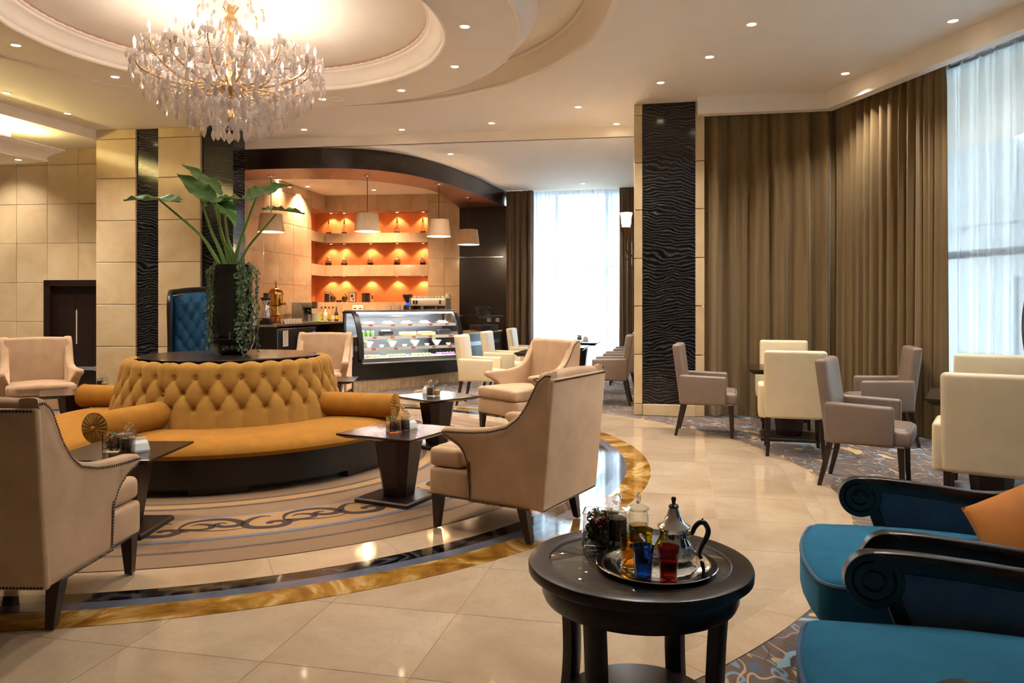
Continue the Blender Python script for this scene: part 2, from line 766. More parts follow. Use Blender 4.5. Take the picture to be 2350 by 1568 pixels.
def fill_poly(outer, holes=(), z=0.):
    """triangulated flat polygon with holes -> MB"""
    bm = bmesh.new()
    es = []
    for loop in [outer] + list(holes):
        vs = [bm.verts.new((p[0], p[1], z)) for p in loop]
        es += [bm.edges.new((vs[i], vs[(i + 1) % len(vs)])) for i in range(len(vs))]
    bmesh.ops.triangle_fill(bm, use_beauty=True, use_dissolve=False, edges=es)
    bm.verts.index_update()
    m = MB().add([v.co[:] for v in bm.verts], [tuple(v.index for v in f.verts) for f in bm.faces])
    bm.free()
    return m


def circ(c, r, n=96, a0=0.):
    return [(c[0] + r * cos(a0 + 2 * pi * i / n), c[1] + r * sin(a0 + 2 * pi * i / n)) for i in range(n)]


def clip_circle(poly, c, r, n=180):
    """convex polygon clipped to a disc"""
    out = poly
    for i in range(n):
        a = 2 * pi * (i + .5) / n
        nx, ny = cos(a), sin(a)
        lim = r * cos(pi / n)
        ds = [(p[0] - c[0]) * nx + (p[1] - c[1]) * ny - lim for p in out]
        if max(ds) <= 0:
            continue
        res = []
        for j in range(len(out)):
            p, q, dp, dq = out[j], out[(j + 1) % len(out)], ds[j], ds[(j + 1) % len(out)]
            if dp <= 0:
                res.append(p)
            if (dp < 0 < dq) or (dq < 0 < dp):
                t = dp / (dp - dq)
                res.append((p[0] + (q[0] - p[0]) * t, p[1] + (q[1] - p[1]) * t))
        out = res
        if len(out) < 3:
            return []
    return out

# ================================================================== THE SETTING
CEN = Vector((-2.6, 7.05))          # centre of rug, sofa, chandelier, inner dome
MC, MR = Vector((-2.22, 6.55)), 4.71   # marble disc
HC, HR = Vector((-2.30, 6.58)), 3.17   # ceiling recess
ZC, ZL = 3.94, 3.80
GA = radians(-12.5)
gu, gv = Vector((cos(GA), sin(GA))), Vector((-sin(GA), cos(GA)))

# ---- floor
fl = MB().prism([(-13, -4), (8, -4), (8, 18.5), (-6.05, 18.5), (-6.05, 10.3), (-13, 10.3)], -.12, 0).build('floor', 'carpet_swirl', smooth=False)
structure(fl, 'brown carpet with blue and cream swirls around the marble')
low = MB().prism([(-13, 10.3), (-6.05, 10.3), (-6.05, 18.5), (-13, 18.5)], -.62, -.5).build('floor', 'plinth_stone', smooth=False)
structure(low, 'lower stone floor behind the left pier')
sub = MB().prism(circ(MC, MR, 120), -.02, .001).build('joint_bed', 'plinth_stone', fl, smooth=False)
S = .61
org = Vector((-.386, 2.823))
mm = fl
for i in range(-16, 17):
    for j in range(-8, 20):
        a = org + gu * (i * S) + gv * (j * S + .03)
        q = [a, a + gu * (S - .003), a + gu * (S - .003) + gv * (S - .003), a + gv * (S - .003)]
        ctr = (q[0] + q[2]) / 2
        if (ctr - CEN).length < 2.55 or (ctr - MC).length > MR + .5:
            continue
        p = clip_circle([tuple(v) for v in q], MC, MR - .165)
        if len(p) < 3:
            continue
        MB().prism([(x - ctr.x, y - ctr.y) for x, y in p], -.012, .004).build('floor_tile', 'floor_marble', fl, (ctr.x, ctr.y, 0), smooth=False)


def ring_tiles(c, r0, r1, z, n, name, mat, a_off=0., parent=None, gap=.002):
    for i in range(n):
        a0, a1 = a_off + 2 * pi * i / n, a_off + 2 * pi * (i + 1) / n
        g = gap / r1
        k = 8
        poly = [(c[0] + r1 * cos(a0 + g + (a1 - a0 - g) * t / k), c[1] + r1 * sin(a0 + g + (a1 - a0 - g) * t / k)) for t in range(k + 1)]
        poly += [(c[0] + r0 * cos(a1 - (a1 - a0 - g) * t / k), c[1] + r0 * sin(a1 - (a1 - a0 - g) * t / k)) for t in range(k + 1)]
        MB().prism(poly, -.008, z).build(name, mat, parent, smooth=False)


ring_tiles(MC, MR - .165, MR, .004, 40, 'border_tile', 'ring_marble', .05, fl)
ring_tiles(CEN, 3.10, 3.41, .0065, 30, 'ring_tile', 'ring_marble', .1, fl)
ring_tiles(CEN, 3.41, 3.53, .0065, 22, 'black_tile', 'ring_black', .2, fl, .001)
ring_tiles(CEN, 3.53, 3.62, .0065, 22, 'blue_grey_tile', 'ring_blue', .13, fl, .001)
ring_tiles(CEN, 3.62, 3.82, .0065, 22, 'onyx_tile', 'onyx', .02, fl, .001)

# ---- round rug with scroll border
rug = MB().lathe([(.0005, .004), (3.09, .004), (3.11, .006), (3.11, .011), (3.10, .0142), (.0005, .0142)], 160).build('round_rug', 'rug_wool', None, (CEN.x, CEN.y, 0))
tag(rug, 'large round tan rug with scroll border beneath the mustard sofa', 'rug')


def ribbon(m, pts, w0, w1, w2, per=radians(15), rm=2.415, hw=.185):
    cv = crom([(p[0], p[1], 0) for p in pts], 7)
    n = len(cv)
    L, Rr = [], []

    def P(s, t):
        a = s * per
        r = rm - t * hw
        return Vector((r * sin(a), -r * cos(a)))
    W3 = [P(c.x, c.y) for c in cv]
    for i in range(n):
        t = (W3[min(i + 1, n - 1)] - W3[max(i - 1, 0)]).normalized()
        f = i / (n - 1)
        w = 1.3 * (w0 * (1 - f) ** 2 + 2 * w1 * f * (1 - f) * 2 + w2 * f * f)
        nn = Vector((-t.y, t.x)) * w * .5
        L.append(W3[i] + nn)
        Rr.append(W3[i] - nn)
    vs = [(p.x, p.y, .0147) for p in L] + [(p.x, p.y, .0147) for p in Rr]
    m.add(vs, [(i, i + 1, n + i + 1, n + i) for i in range(n - 1)])


sm_ = MB()
ribbon(sm_, [(.30, .72), (.18, .78), (.07, .5), (.01, .06), (.05, -.4), (.18, -.64), (.33, -.66), (.41, -.35), (.36, -.08), (.27, -.04), (.235, -.17), (.28, -.24)], .012, .042, .014)
ribbon(sm_, [(.395, .05), (.43, .5), (.51, .82), (.69, .95), (.87, .78), (.985, .28), (.94, -.06), (.81, -.04), (.74, .25), (.79, .42), (.85, .33)], .008, .040, .012)
ribbon(sm_, [(.50, .34), (.58, .48), (.69, .28), (.70, -.06), (.60, -.18), (.40, .06)], .008, .03, .008)
ribbon(sm_, [(.40, .05), (.5, -.18), (.73, -.45), (.92, -.5), (1.08, -.3)], .02, .010, .004)
ribbon(sm_, [(.42, .0), (.46, -.3), (.52, -.32)], .018, .016, .004)
sme = sm_.mesh('scroll_motif', 'rug_brown', False)
for i in range(24):
    link('scroll_motif', sme, rug, rz=radians(15 * i + 22.0))

# ---- main ceiling with its round recess
ceil = fill_poly([(-6.06, 11.1), (-6.06, 12.10), (2.7, 10.72), (2.7, 9.9), (4.7, 9.6), (7.5, -3.2), (-9.6, -3.6)],
                 [circ(HC, HR, 120)], ZC).build('ceiling', 'ceiling_paint', smooth=False)
structure(ceil, 'cream main ceiling with large round recess')
MB().lathe([(3.17, 3.939), (3.19, 3.93), (3.17, 3.925), (3.145, 3.935), (3.145, 3.975), (3.12, 3.985), (3.10, 4.02), (3.05, 4.065), (3.0, 4.09), (2.99, 4.12), (2.96, 4.125), (2.96, 4.16), (3.2, 4.16)], 128, (HC.x, HC.y, 0)).build('recess_cornice', 'ceiling_paint', ceil, angle=60)
fill_poly(circ(HC, HR + .02, 96), [], 4.155).build('recess_top', 'ceiling_paint', ceil, smooth=False)
# inner disc with dome
disc = MB().lathe([(1.98, 3.938), (2.66, 3.938)], 128, (CEN.x, CEN.y, 0)).build('ceiling', 'ceiling_paint', smooth=False)
structure(disc, 'round cream ceiling disc around the chandelier dome')
MB().lathe([(2.655, 3.937), (2.665, 3.93), (2.685, 3.935), (2.69, 3.965), (2.715, 3.975), (2.725, 4.01), (2.76, 4.055), (2.80, 4.08), (2.81, 4.10), (2.835, 4.105), (2.835, 4.13), (2.70, 4.14)], 128, (CEN.x, CEN.y, 0)).build('outer_cornice', 'mould_paint', disc, angle=60)
MB().lathe([(1.985, 3.94), (1.995, 3.928), (1.97, 3.925), (1.955, 3.94), (1.955, 3.97), (1.93, 3.98), (1.92, 4.01), (1.885, 4.06), (1.845, 4.085), (1.83, 4.09), (1.825, 4.11), (1.80, 4.115), (1.80, 4.135)], 128, (CEN.x, CEN.y, 0)).build('inner_cornice', 'mould_paint', disc, angle=60)
MB().lathe([(1.80, 4.13), (1.805, 4.2), (1.80, 4.30), (1.775, 4.40), (1.72, 4.49), (1.62, 4.56), (1.45, 4.61), (1.2, 4.64), (.8, 4.66), (.001, 4.67)], 96, (CEN.x, CEN.y, 0)).build('dome', 'dome_paint', disc)
# ceiling speaker grille
g = MB().lathe([(.0005, 0), (.07, 0), (.075, -.004), (.085, -.008), (.09, 0)], 32)
sp = at(775, 226, ZC)
tag(g.build('ceiling_speaker', 'mould_paint', None, (sp.x, sp.y, ZC - .003)), 'small round white speaker grille beside a downlight near the chandelier', 'speaker')

# lower ceilings at back and left, with their fascias
lc = fill_poly([(-6.06, 12.08), (2.72, 10.70), (4.6, 10.4), (4.6, 16.4), (-1.0, 17.6), (-6.5, 18.3)], [], ZL).build('ceiling', 'ceiling_paint', smooth=False)
structure(lc, 'lower cream ceiling towards the bar and far window')
MB().prism([(-6.06, 12.06), (2.72, 10.68), (2.72, 10.74), (-6.06, 12.12)], ZL, ZC + .05).build('fascia', 'mould_paint', lc, smooth=False)
ll = fill_poly([(-6.06, 11.1), (-9.55, -3.2), (-14, -3.2), (-14, 12.6), (-6.06, 12.6)], [], ZL).build('ceiling', 'ceiling_paint', smooth=False)
structure(ll, 'lower cream ceiling over the hall on the left')
MB().prism([(-6.04, 11.1), (-9.53, -3.2), (-9.6, -3.2), (-6.11, 11.1)], ZL - .002, ZC + .05).build('fascia', 'mould_paint', ll, smooth=False)
roof = MB().prism([(-14.5, -5), (10, -5), (10, 19.5), (-14.5, 19.5)], 4.75, 4.85).build('ceiling', 'wall_paint', smooth=False)  # added unseen slab that keeps sky light from leaking in at the ceiling gaps
structure(roof, 'added roof slab that seals the room against sky light')

# dropped tray with cornice and cove light at far left
tray = MB()
A0, A1 = Vector((-6.55, 10.65)), Vector((-8.0, 4.65))
td = (A1 - A0).normalized()
tn = Vector((td.y, -td.x))
if tn.x > 0:
    tn = -tn
prof = [(-.02, 3.40), (-.045, 3.405), (-.05, 3.43), (-.03, 3.44), (-.05, 3.48), (-.11, 3.53), (-.16, 3.55), (-.165, 3.57), (-.19, 3.575), (-.19, 3.595), (.0, 3.595)]
lo = []
for (o, z) in prof:
    lo.append([Vector((A0.x - tn.x * -o * 1, A0.y - tn.y * -o, z)) - Vector((td.x, td.y, 0)) * (-o), Vector((A1.x + tn.x * o, A1.y + tn.y * o, z))])
tv = [p for r_ in lo for p in r_]
tray.add(tv, [(2 * i, 2 * i + 1, 2 * i + 3, 2 * i + 2) for i in range(len(prof) - 1)])
lo2 = []
for (o, z) in prof:
    p0 = Vector((A0.x + tn.x * o, A0.y + tn.y * o, z)) + Vector((td.x, td.y, 0)) * o
    lo2.append([p0, Vector((A0.x, A0.y, z)) + Vector((tn.x, tn.y, 0)) * 2.2 + Vector((td.x, td.y, 0)) * o])
tray.add([p for r_ in lo2 for p in r_], [(2 * i, 2 * i + 1, 2 * i + 3, 2 * i + 2) for i in range(len(prof) - 1)])
tro = tray.build('ceiling', 'mould_paint', angle=60)
structure(tro, 'dropped ceiling tray with white cornice at far left')
e0, e1 = A0 + tn * .0, A1
MB().prism([tuple(A0), tuple(A1), tuple(A1 + tn * 2.2), tuple(A0 + tn * 2.2)], 3.40, 3.44).build('tray_soffit', 'ceiling_paint', tro, smooth=False)
q0, q1 = A0 + tn * .12 + td * .35, A1 + tn * .12
MB().prism([tuple(q0), tuple(q1), tuple(q1 + tn * .05), tuple(q0 + tn * .05)], 3.585, 3.60).build('cove_light', 'cove_glow', tro, smooth=False)
MB().prism([tuple(q0 + tn * .06), tuple(q1 + tn * .06), tuple(q1 + tn * .1), tuple(q0 + tn * .1)], 3.44, ZL).build('cove_upstand', 'ceiling_paint', tro, smooth=False)
for k_ in range(5):
    pc = q0.lerp(q1, .06 + .2 * k_)
    L = bpy.data.lights.new('cove_lamp', 'AREA')
    L.shape = 'RECTANGLE'
    L.size, L.size_y = 1.2, .06
    L.energy, L.color = 13, (1, .82, .36)
    lo_ = link('cove_lamp', L, tro, (pc.x - tn.x * .04, pc.y - tn.y * .04, 3.612))
    lo_.rotation_euler = (pi, 0, atan2(td.y, td.x))


# ---- stone block walls
def block_wall(name, a, b, zs, cols, mat, thick=.16, gap=.004, back='wall_paint', skip=None, label=None, side=1):
    """wall from plan point a to b, clad with stone blocks; zs course levels, cols along-wall joints (m)"""
    a, b = Vector(a), Vector(b)
    u = (b - a).normalized()
    n = Vector((u.y, -u.x)) * side          # towards the room
    L = (b - a).length
    ob = MB().prism([tuple(a - n * .02), tuple(b - n * .02), tuple(b - n * thick), tuple(a - n * thick)], zs[0], zs[-1]).build(name, back, smooth=False)
    structure(ob, label)
    for i in range(len(cols) - 1):
        for j in range(len(zs) - 1):
            c0, c1, z0, z1 = cols[i], min(cols[i + 1], L), zs[j], zs[j + 1]
            if c1 - c0 < .02 or (skip and skip((c0 + c1) / 2, (z0 + z1) / 2)):
                continue
            ctr = a + u * ((c0 + c1) / 2) - n * .01
            MB().rbox((0, 0, 0), (c1 - c0 - gap, .02, z1 - z0 - gap), .004, 1).build('stone_block', mat, ob, (ctr.x, ctr.y, (z0 + z1) / 2), atan2(u.y, u.x), smooth=False)
    return ob, u, n


ZS = [-.5, -.455, .15, .755, 1.36, 1.965, 2.57, 3.175, 3.78, 3.9]
# far left facing wall with the dark door
wa, wb = Vector((-10.6, 12.25)), Vector((-6.0, 11.62))
zw = [-.5, -.52 + .45, .535, 1.14, 1.745, 2.35, 2.955, 3.56, 3.80]
dx0 = (Vector((-7.17, 0)) - wa).x / ((wb - wa).normalized().x)
wl, u_, n_ = block_wall('wall_left', wa, wb, zw, [i * .525 + .3 for i in range(-1, 10)], 'wall_stone',
                        skip=lambda c, z: c > dx0 - .1 and z < 1.745, label='warm cream stone wall with a dark service door')
dr = thing('door_1', 'dark brown service door with a narrow glass slot and push bar', 'door', (*(wa + u_ * dx0), -.5), atan2(u_.y, u_.x))
dr['kind'] = 'structure'
MB().box((.05, -.03, 1.14), (.1, .12, 2.28)).box((.52, -.03, 2.235), (1.04, .12, .09)).box((1.02, -.03, 1.14), (.1, .12, 2.28)).build('door_frame', 'dark_wood_v', dr, smooth=False)
MB().box((.28, .02, 1.09), (.36, .05, 2.18)).box((.72, .02, 1.09), (.44, .05, 2.18)).box((.48, .02, .65), (.06, .05, 1.3)).box((.48, .02, 2.02), (.06, .05, .32)).build('door_leaf', 'dark_wood_v', dr, smooth=False)
MB().box((.48, .03, 1.58), (.09, .012, .58)).build('glass_slot', 'black_gloss', dr, smooth=False)
MB().box((.54, -.05, .93), (.7, .035, .05)).box((.22, -.03, .93), (.05, .06, .07)).box((.85, -.03, .93), (.05, .06, .07)).build('push_bar', 'alu_grey', dr, smooth=False)

# stone pier with black marble inlays, left of the bar
pa, pb = Vector((-6.04, 11.12)), Vector((-4.43, 10.89))
pu = (pb - pa).normalized()
pn = Vector((pu.y, -pu.x))
pier = MB().prism([tuple(pa - pn * .03), tuple(pb - pn * .03), tuple(pb - pn * .7), tuple(pa - pn * .7)], 0, ZC).build('wall_pier_left', 'wall_paint', smooth=False)
structure(pier, 'cream stone pier with black marble strips left of the bar')
ZP = [0, .19, .797, 1.406, 2.016, 2.62, 3.23, 3.80, ZC]
for (c0, c1) in ((0, .625), (.975, 1.625)):
    for j in range(len(ZP) - 1):
        ctr = pa + pu * ((c0 + c1) / 2) - pn * .0
        MB().rbox((0, 0, 0), (c1 - c0, .08, ZP[j + 1] - ZP[j] - .006), .006, 1).build('stone_block', 'wall_stone', pier, (ctr.x, ctr.y, (ZP[j] + ZP[j + 1]) / 2), atan2(pu.y, pu.x), smooth=False)
ctr = pa + pu * .80 - pn * .02
MB().box((0, 0, 0), (.35, .05, ZC)).build('black_slab', 'black_marble', pier, (ctr.x, ctr.y, ZC / 2), atan2(pu.y, pu.x), smooth=False)
ctr = pa + pu * 1.70 - pn * .14
MB().box((0, 0, 0), (.16, .26, ZC)).build('black_slab', 'black_marble', pier, (ctr.x, ctr.y, ZC / 2), atan2(pu.y, pu.x), smooth=False)
ctr = pa + pu * 1.955 - pn * .10
MB().box((0, 0, 0), (.37, .34, ZC)).build('black_slab', 'black_marble', pier, (ctr.x, ctr.y, ZC / 2), atan2(pu.y, pu.x), smooth=False)

# pillar on the right, black veined slab between stone edges
ra, rb = Vector((1.547, 9.67)), Vector((2.40, 9.505))
ru = (rb - ra).normalized()
rn = Vector((ru.y, -ru.x))
rl = (rb - ra).length
pil = MB().prism([tuple(ra - rn * .06 + ru * .02), tuple(rb - rn * .06 - ru * .02), tuple(rb - rn * .85 - ru * .02), tuple(ra - rn * .85 + ru * .02)], 0, ZC).build('wall_pillar_right', 'wall_paint', smooth=False)
structure(pil, 'stone pillar with black veined marble face by the dining tables')
ZR = [0, .15, .77, 1.385, 1.99, 2.60, 3.20, 3.80, ZC]
for (c0, c1) in ((0, .105), (rl - .115, rl)):
    for j in range(len(ZR) - 1):
        ctr = ra + ru * ((c0 + c1) / 2) - rn * .1
        MB().rbox((0, 0, 0), (c1 - c0, .2, ZR[j + 1] - ZR[j] - .007), .006, 1).build('stone_block', 'wall_stone', pil, (ctr.x, ctr.y, (ZR[j] + ZR[j + 1]) / 2), atan2(ru.y, ru.x), smooth=False)
ctr = ra + ru * (rl / 2) - rn * .03
MB().box((0, 0, 0), (rl - .225, .07, ZC - .15)).build('black_slab', 'black_marble', pil, (ctr.x, ctr.y, (ZC + .15) / 2), atan2(ru.y, ru.x), smooth=False)
MB().rbox((0, 0, 0), (rl - .22, .09, .148), .006, 1).build('base_stone', 'wall_stone', pil, (ctr.x, ctr.y, .075), atan2(ru.y, ru.x), smooth=False)


# ---- windows, soffits and curtains
def window_wall(idx, a, b, z0, z1, mull, bars, side, portal_rz, label):
    a, b = Vector(a), Vector(b)
    u = (b - a).normalized()
    L = (b - a).length
    w = thing('window_%d' % idx, label, 'window', (a.x, a.y, 0), atan2(u.y, u.x))
    w['kind'] = 'structure'
    f = MB().box((L / 2, 0, z0 + .04), (L, .08, .08)).box((L / 2, 0, z1 - .04), (L, .08, .08))
    n = max(1, round(L / mull))
    for i in range(n + 1):
        f.box((L * i / n, 0, (z0 + z1) / 2), (.06, .08, z1 - z0))
    for zb in bars:
        f.box((L / 2, 0, zb), (L, .07, .07))
    f.build('window_frame', 'alu_grey', w, smooth=False)
    zz = [z0] + list(bars) + [z1]
    for i in range(n):
        for j in range(len(zz) - 1):
            MB().box((L * (i + .5) / n, .01, (zz[j] + zz[j + 1]) / 2), (L / n - .05, .008, zz[j + 1] - zz[j] - .06)).build('pane', 'pane_glass', w, smooth=False)
    mid = (a + b) / 2
    nrm = Vector((-u.y, u.x)) * side          # outwards
    portal('daylight_portal', mid.x + nrm.x * .12, mid.y + nrm.y * .12, (z0 + z1) / 2, L, z1 - z0, atan2(nrm.x, -nrm.y))
    return w


def curtain(name, a, b, z0, z1, mat, lam, amp, seed, label, cat, group=None, bottom=1.25, n_per=9, fold=0.):
    a, b = Vector(a), Vector(b)
    u = (b - a).normalized()
    nn = Vector((-u.y, u.x))
    L = (b - a).length
    rnd = random.Random(seed)
    ph = [rnd.uniform(0, 6.28) for _ in range(6)]
    nu = max(12, int(L / lam * n_per))
    nv = 14

    def fn(s, t):
        x = s * L
        w = 2 * pi * x / lam
        z = z0 + (z1 - z0) * t
        k = 1 + (bottom - 1) * (1 - t)
        top = sm(1.0, .93, t)
        off = amp * (sin(w + 1.2 * sin(x * 2.3 + ph[0]) + .25 * t * sin(x * 5 + ph[1])) * (.65 + .35 * sin(x * 3.1 + ph[2])) + .35 * sin(2 * w + ph[3] + .8 * sin(x * 1.7))) * k
        off *= .45 + .55 * top
        dx = .012 * sin(w * .5 + ph[4] + 2 * t) + fold * lam * sin(2 * w + ph[5] + .9 * sin(x * 2.1 + ph[1])) * (.6 + .4 * sin(x * 2.7 + ph[0]))
        p = a + u * (x + dx) + nn * off
        return (p.x, p.y, z)
    o = MB().grid(fn, nu, nv).build(name, mat, angle=180)
    return tag(o, label, cat, group)


P0, P1 = Vector((2.27, 9.31)), Vector((3.735, 9.05))
wd = Vector((.578, -2.63)).normalized()
P2 = P1 + wd * 12.4
bu = (P1 - P0).normalized()
bn = Vector((-bu.y, bu.x))
wn = Vector((-wd.y, wd.x))


def corner(off):
    """corner of the two dining walls pushed outwards by off"""
    # solve P1 + bn*off + bu*s = P1 + wn*off + wd*t
    d_ = (wn - bn) * off
    det = bu.x * -wd.y + wd.x * bu.y
    s_ = (d_.x * -wd.y + wd.x * d_.y) / det
    return P1 + bn * off + bu * s_


sf = MB()
c0_, c1_ = corner(0), corner(.13)
sf.prism([tuple(P0), tuple(c0_), tuple(c1_), tuple(P0 + bn * .13)], 3.73, ZC + .02)
sf.prism([tuple(c0_), tuple(P2), tuple(P2 + wn * .13), tuple(c1_)], 3.73, ZC + .02)
so = sf.build('trim_1', 'mould_paint', smooth=False)
structure(so, 'cream curtain pelmet above the dining windows')

cw = corner(.55)
PE = P1 + wd * 7.9
window_wall(1, cw, PE + wn * .55, .02, 3.9, 1.45, [1.91], 1, 0, 'tall window behind sheer curtains at right')
window_wall(2, P0 + bn * .55 - bu * .08, cw, .02, 3.9, 1.5, [1.91], 1, 0, 'window hidden behind the olive corner drapes')
cA = corner(.24)
curtain('drape', P0 + bn * .25 + bu * .10, cA + bu * .10, .03, 3.86, 'drape_olive', .24, .095, 3, 'olive brown drape between the black pillar and the room corner', 'curtain')
curtain('drape', cA - wd * .06, cA + wd * 1.72, .03, 3.86, 'drape_olive', .135, .06, 5, 'olive brown drape gathered beside the white sheer at right', 'curtain')
cS = corner(.40)
curtain('sheer_curtain', cS + wd * .9, cS + wd * 12.2, .03, 3.90, 'sheer_voile', .20, .065, 8, 'white sheer curtain across the tall window at right', 'curtain', n_per=20, fold=.34)
MB().box((0, 0, 0), (12.4, .03, .03)).build('curtain_rail', 'alu_grey', so, ((P1 + wd * 6.2 + wn * .40).x, (P1 + wd * 6.2 + wn * .40).y, 3.80), atan2(wd.y, wd.x))
# far window beyond the bar
fa, fb = Vector((-.12, 16.15)), Vector((2.95, 15.44))
fu = (fb - fa).normalized()
fn_ = Vector((-fu.y, fu.x))
window_wall(3, fa + fn_ * .25, fb + fn_ * .25, .02, 3.80, 1.0, [2.2], 1, 0, 'tall far window behind a white sheer')
curtain('drape', fa + fu * .03 - fn_ * .1, fa + fu * .60 - fn_ * .1, .03, 3.79, 'drape_brown', .13, .06, 11, 'dark brown drape between the bar wall and the far window', 'curtain')
curtain('drape', fa + fu * 2.38 - fn_ * .1, fb - fn_ * .1, .03, 3.79, 'drape_brown', .10, .05, 12, 'dark brown drape behind the wall lamp at the far window', 'curtain')
curtain('sheer_curtain', fa + fu * .35 + fn_ * .05, fa + fu * 2.7 + fn_ * .05, .03, 3.79, 'sheer_voile', .15, .04, 13, 'white sheer curtain over the far window beyond the bar', 'curtain', n_per=24, fold=.42)

# plain closing walls (out of view)
structure(MB().prism([tuple(PE + wn * .5), tuple(P2 + wn * .5), tuple(P2 + wn * .62), tuple(PE + wn * .62)], -.1, 4.8).build('wall_window_end', 'wall_paint', smooth=False), 'plain wall beyond the end of the right window')
for nm, pts, lab in (('wall_right', [(2.93, 15.8), (2.36, 10.3), (2.46, 10.29), (3.03, 15.8)], 'plain wall between the pillar and far window'),
                     ('wall_front', [(-14.2, -3.2), (8, -3.2), (8, -3.3), (-14.2, -3.3)], 'plain wall behind the viewer'),
                     ('wall_hall', [(-13.9, -3.2), (-13.9, 12.8), (-14, 12.8), (-14, -3.2)], 'plain wall at the far end of the hall'),
                     ('wall_behind', [(-14, 12.35), (-5.6, 11.75), (-5.6, 11.85), (-14, 12.6)], 'plain wall behind the stone')):
    structure(MB().prism(pts, -.6, 4.8).build(nm, 'wall_paint', smooth=False), lab)
structure(MB().prism([(-60, -60), (80, -60), (80, 90), (-60, 90)], -.9, -.7).build('exterior_ground', 'exterior_ground', smooth=False), 'pale paved ground outside the windows')

# added buildings that hide the bright low sky behind the sheers


def building(c, rz, w, h, label):
    t = thing('building', label, 'building', (c[0], c[1], -.7), rz)
    MB().box((0, 4, h / 2), (w, 8, h)).build('facade', 'facade_grey', t, smooth=False)
    nf_ = int(h / 3.2)
    for k_ in range(nf_):
        z = 1.9 + 3.2 * k_
        MB().box((0, -.12, z - 1.25), (w, .3, .18)).build('ledge', 'facade_grey', t, smooth=False)
        for q in range(int(w / 3)):
            MB().box((-w / 2 + 1.5 + 3 * q, -.02, z), (1.7, .1, 1.6)).build('window', 'facade_glass', t, smooth=False)
    return t


bm_ = P1 + wd * 2.0 + wn * 7.5
building((bm_.x, bm_.y), atan2(wn.y, wn.x) - pi / 2, 36, 6.4, 'pale grey building added outside to tone down the sky behind the right sheer curtain')
bm_ = (fa + fb) / 2 + fn_ * 13
building((bm_.x - 6, bm_.y), atan2(fn_.y, fn_.x) - pi / 2, 24, 9.0, 'pale grey building added outside the far window to tone down the sky behind its sheer')

# ---- bar shell: left wall, back wall with lit niches, dark panelled wall
BL0, BL1 = Vector((-5.02, 11.6)), Vector((-4.10, 16.75))
BK1, BD1 = Vector((-1.13, 16.40)), Vector((-.10, 16.15))
lu = (BL1 - BL0).normalized()
ln = Vector((lu.y, -lu.x))                 # towards the bar (right)
ku = (BK1 - BL1).normalized()
kn = Vector((ku.y, -ku.x))                 # towards the viewer
ZN = [(1.46, 2.03), (2.27, 2.76), (2.97, 3.45)]          # niche openings bottom, top
wrap = .70
LB = (BL1 - BL0).length
nl = 2.30                                    # niche length along back wall
tz = [0, .6, 1.2, 1.8, 2.4, 3.0, 3.6, ZL]
barw, _, _ = block_wall('wall_bar_left', BL0, BL1 - lu * wrap, tz, [0, 1.2, 1.9, 2.5, 3.1, 3.7, 4.3, 4.9, 6], 'bar_stone', label='polished beige stone wall left of the bar niches')
kl = (BK1 - BL1).length
bk2, _, _ = block_wall('wall_bar_back', BL1 + ku * nl, BK1, tz, [0, .36, 1.2], 'bar_stone', label='polished beige stone wall right of the niches')
nich = thing('wall_niche', 'orange lit display niches in the bar wall', 'niche')
del nich['category']
nich['kind'] = 'structure'


def lpoly(d0, d1, w_, n_len):
    """L shaped plan strip following left wall end and back wall, between depths d0 (front) and d1 (behind)"""
    def cr(off):
        # intersection of the lines pushed outwards by off
        p, q = BL1 - ln * off, BL1 - kn * off
        det = lu.x * -ku.y + ku.x * lu.y
        dd = q - p
        s_ = (dd.x * -ku.y + ku.x * dd.y) / det
        return p + lu * s_
    return [tuple(BL1 - lu * w_ - ln * d0), tuple(cr(d0)), tuple(BL1 + ku * n_len - kn * d0),
            tuple(BL1 + ku * n_len - kn * d1), tuple(cr(d1)), tuple(BL1 - lu * w_ - ln * d1)]


MB().prism(lpoly(.42, .48, wrap + .1, nl + .1), 1.0, ZL).build('niche_back', 'orange_wall', nich, smooth=False)
bands = [(0, ZN[0][0]), (ZN[0][1], ZN[1][0]), (ZN[1][1], ZN[2][0]), (ZN[2][1], ZL)]
for (z0, z1) in bands:
    P = lpoly(.012, .415, wrap, nl)
    for part in ([P[0], P[1], P[4], P[5]], [P[1], P[2], P[3], P[4]]):
        MB().prism(part, z0, z1).build('niche_shelf', 'orange_wall' if False else 'bar_stone', nich, smooth=False)
    Lb = (BL1 + ku * nl - BL1).length
    nt = 6
    for i in range(nt):
        c = BL1 + ku * (nl * (i + .5) / nt) - kn * .005
        MB().box((0, 0, 0), (nl / nt - .003, .014, z1 - z0)).build('stone_tile', 'bar_stone', nich, (c.x, c.y, (z0 + z1) / 2), atan2(ku.y, ku.x), smooth=False)
    c = BL1 - lu * (wrap / 2) - ln * .005
    MB().box((0, 0, 0), (wrap - .01, .014, z1 - z0)).build('stone_tile', 'bar_stone', nich, (c.x, c.y, (z0 + z1) / 2), atan2(lu.y, lu.x), smooth=False)
c = BL1 + ku * (nl + .01) - kn * .22
MB().box((0, 0, 0), (.03, .42, ZL)).build('niche_jamb', 'bar_stone', nich, (c.x, c.y, ZL / 2), atan2(ku.y, ku.x), smooth=False)
c = BL1 - lu * (wrap + .01) - ln * .22
MB().box((0, 0, 0), (.03, .42, ZL)).build('niche_jamb', 'bar_stone', nich, (c.x, c.y, ZL / 2), atan2(lu.y, lu.x), smooth=False)
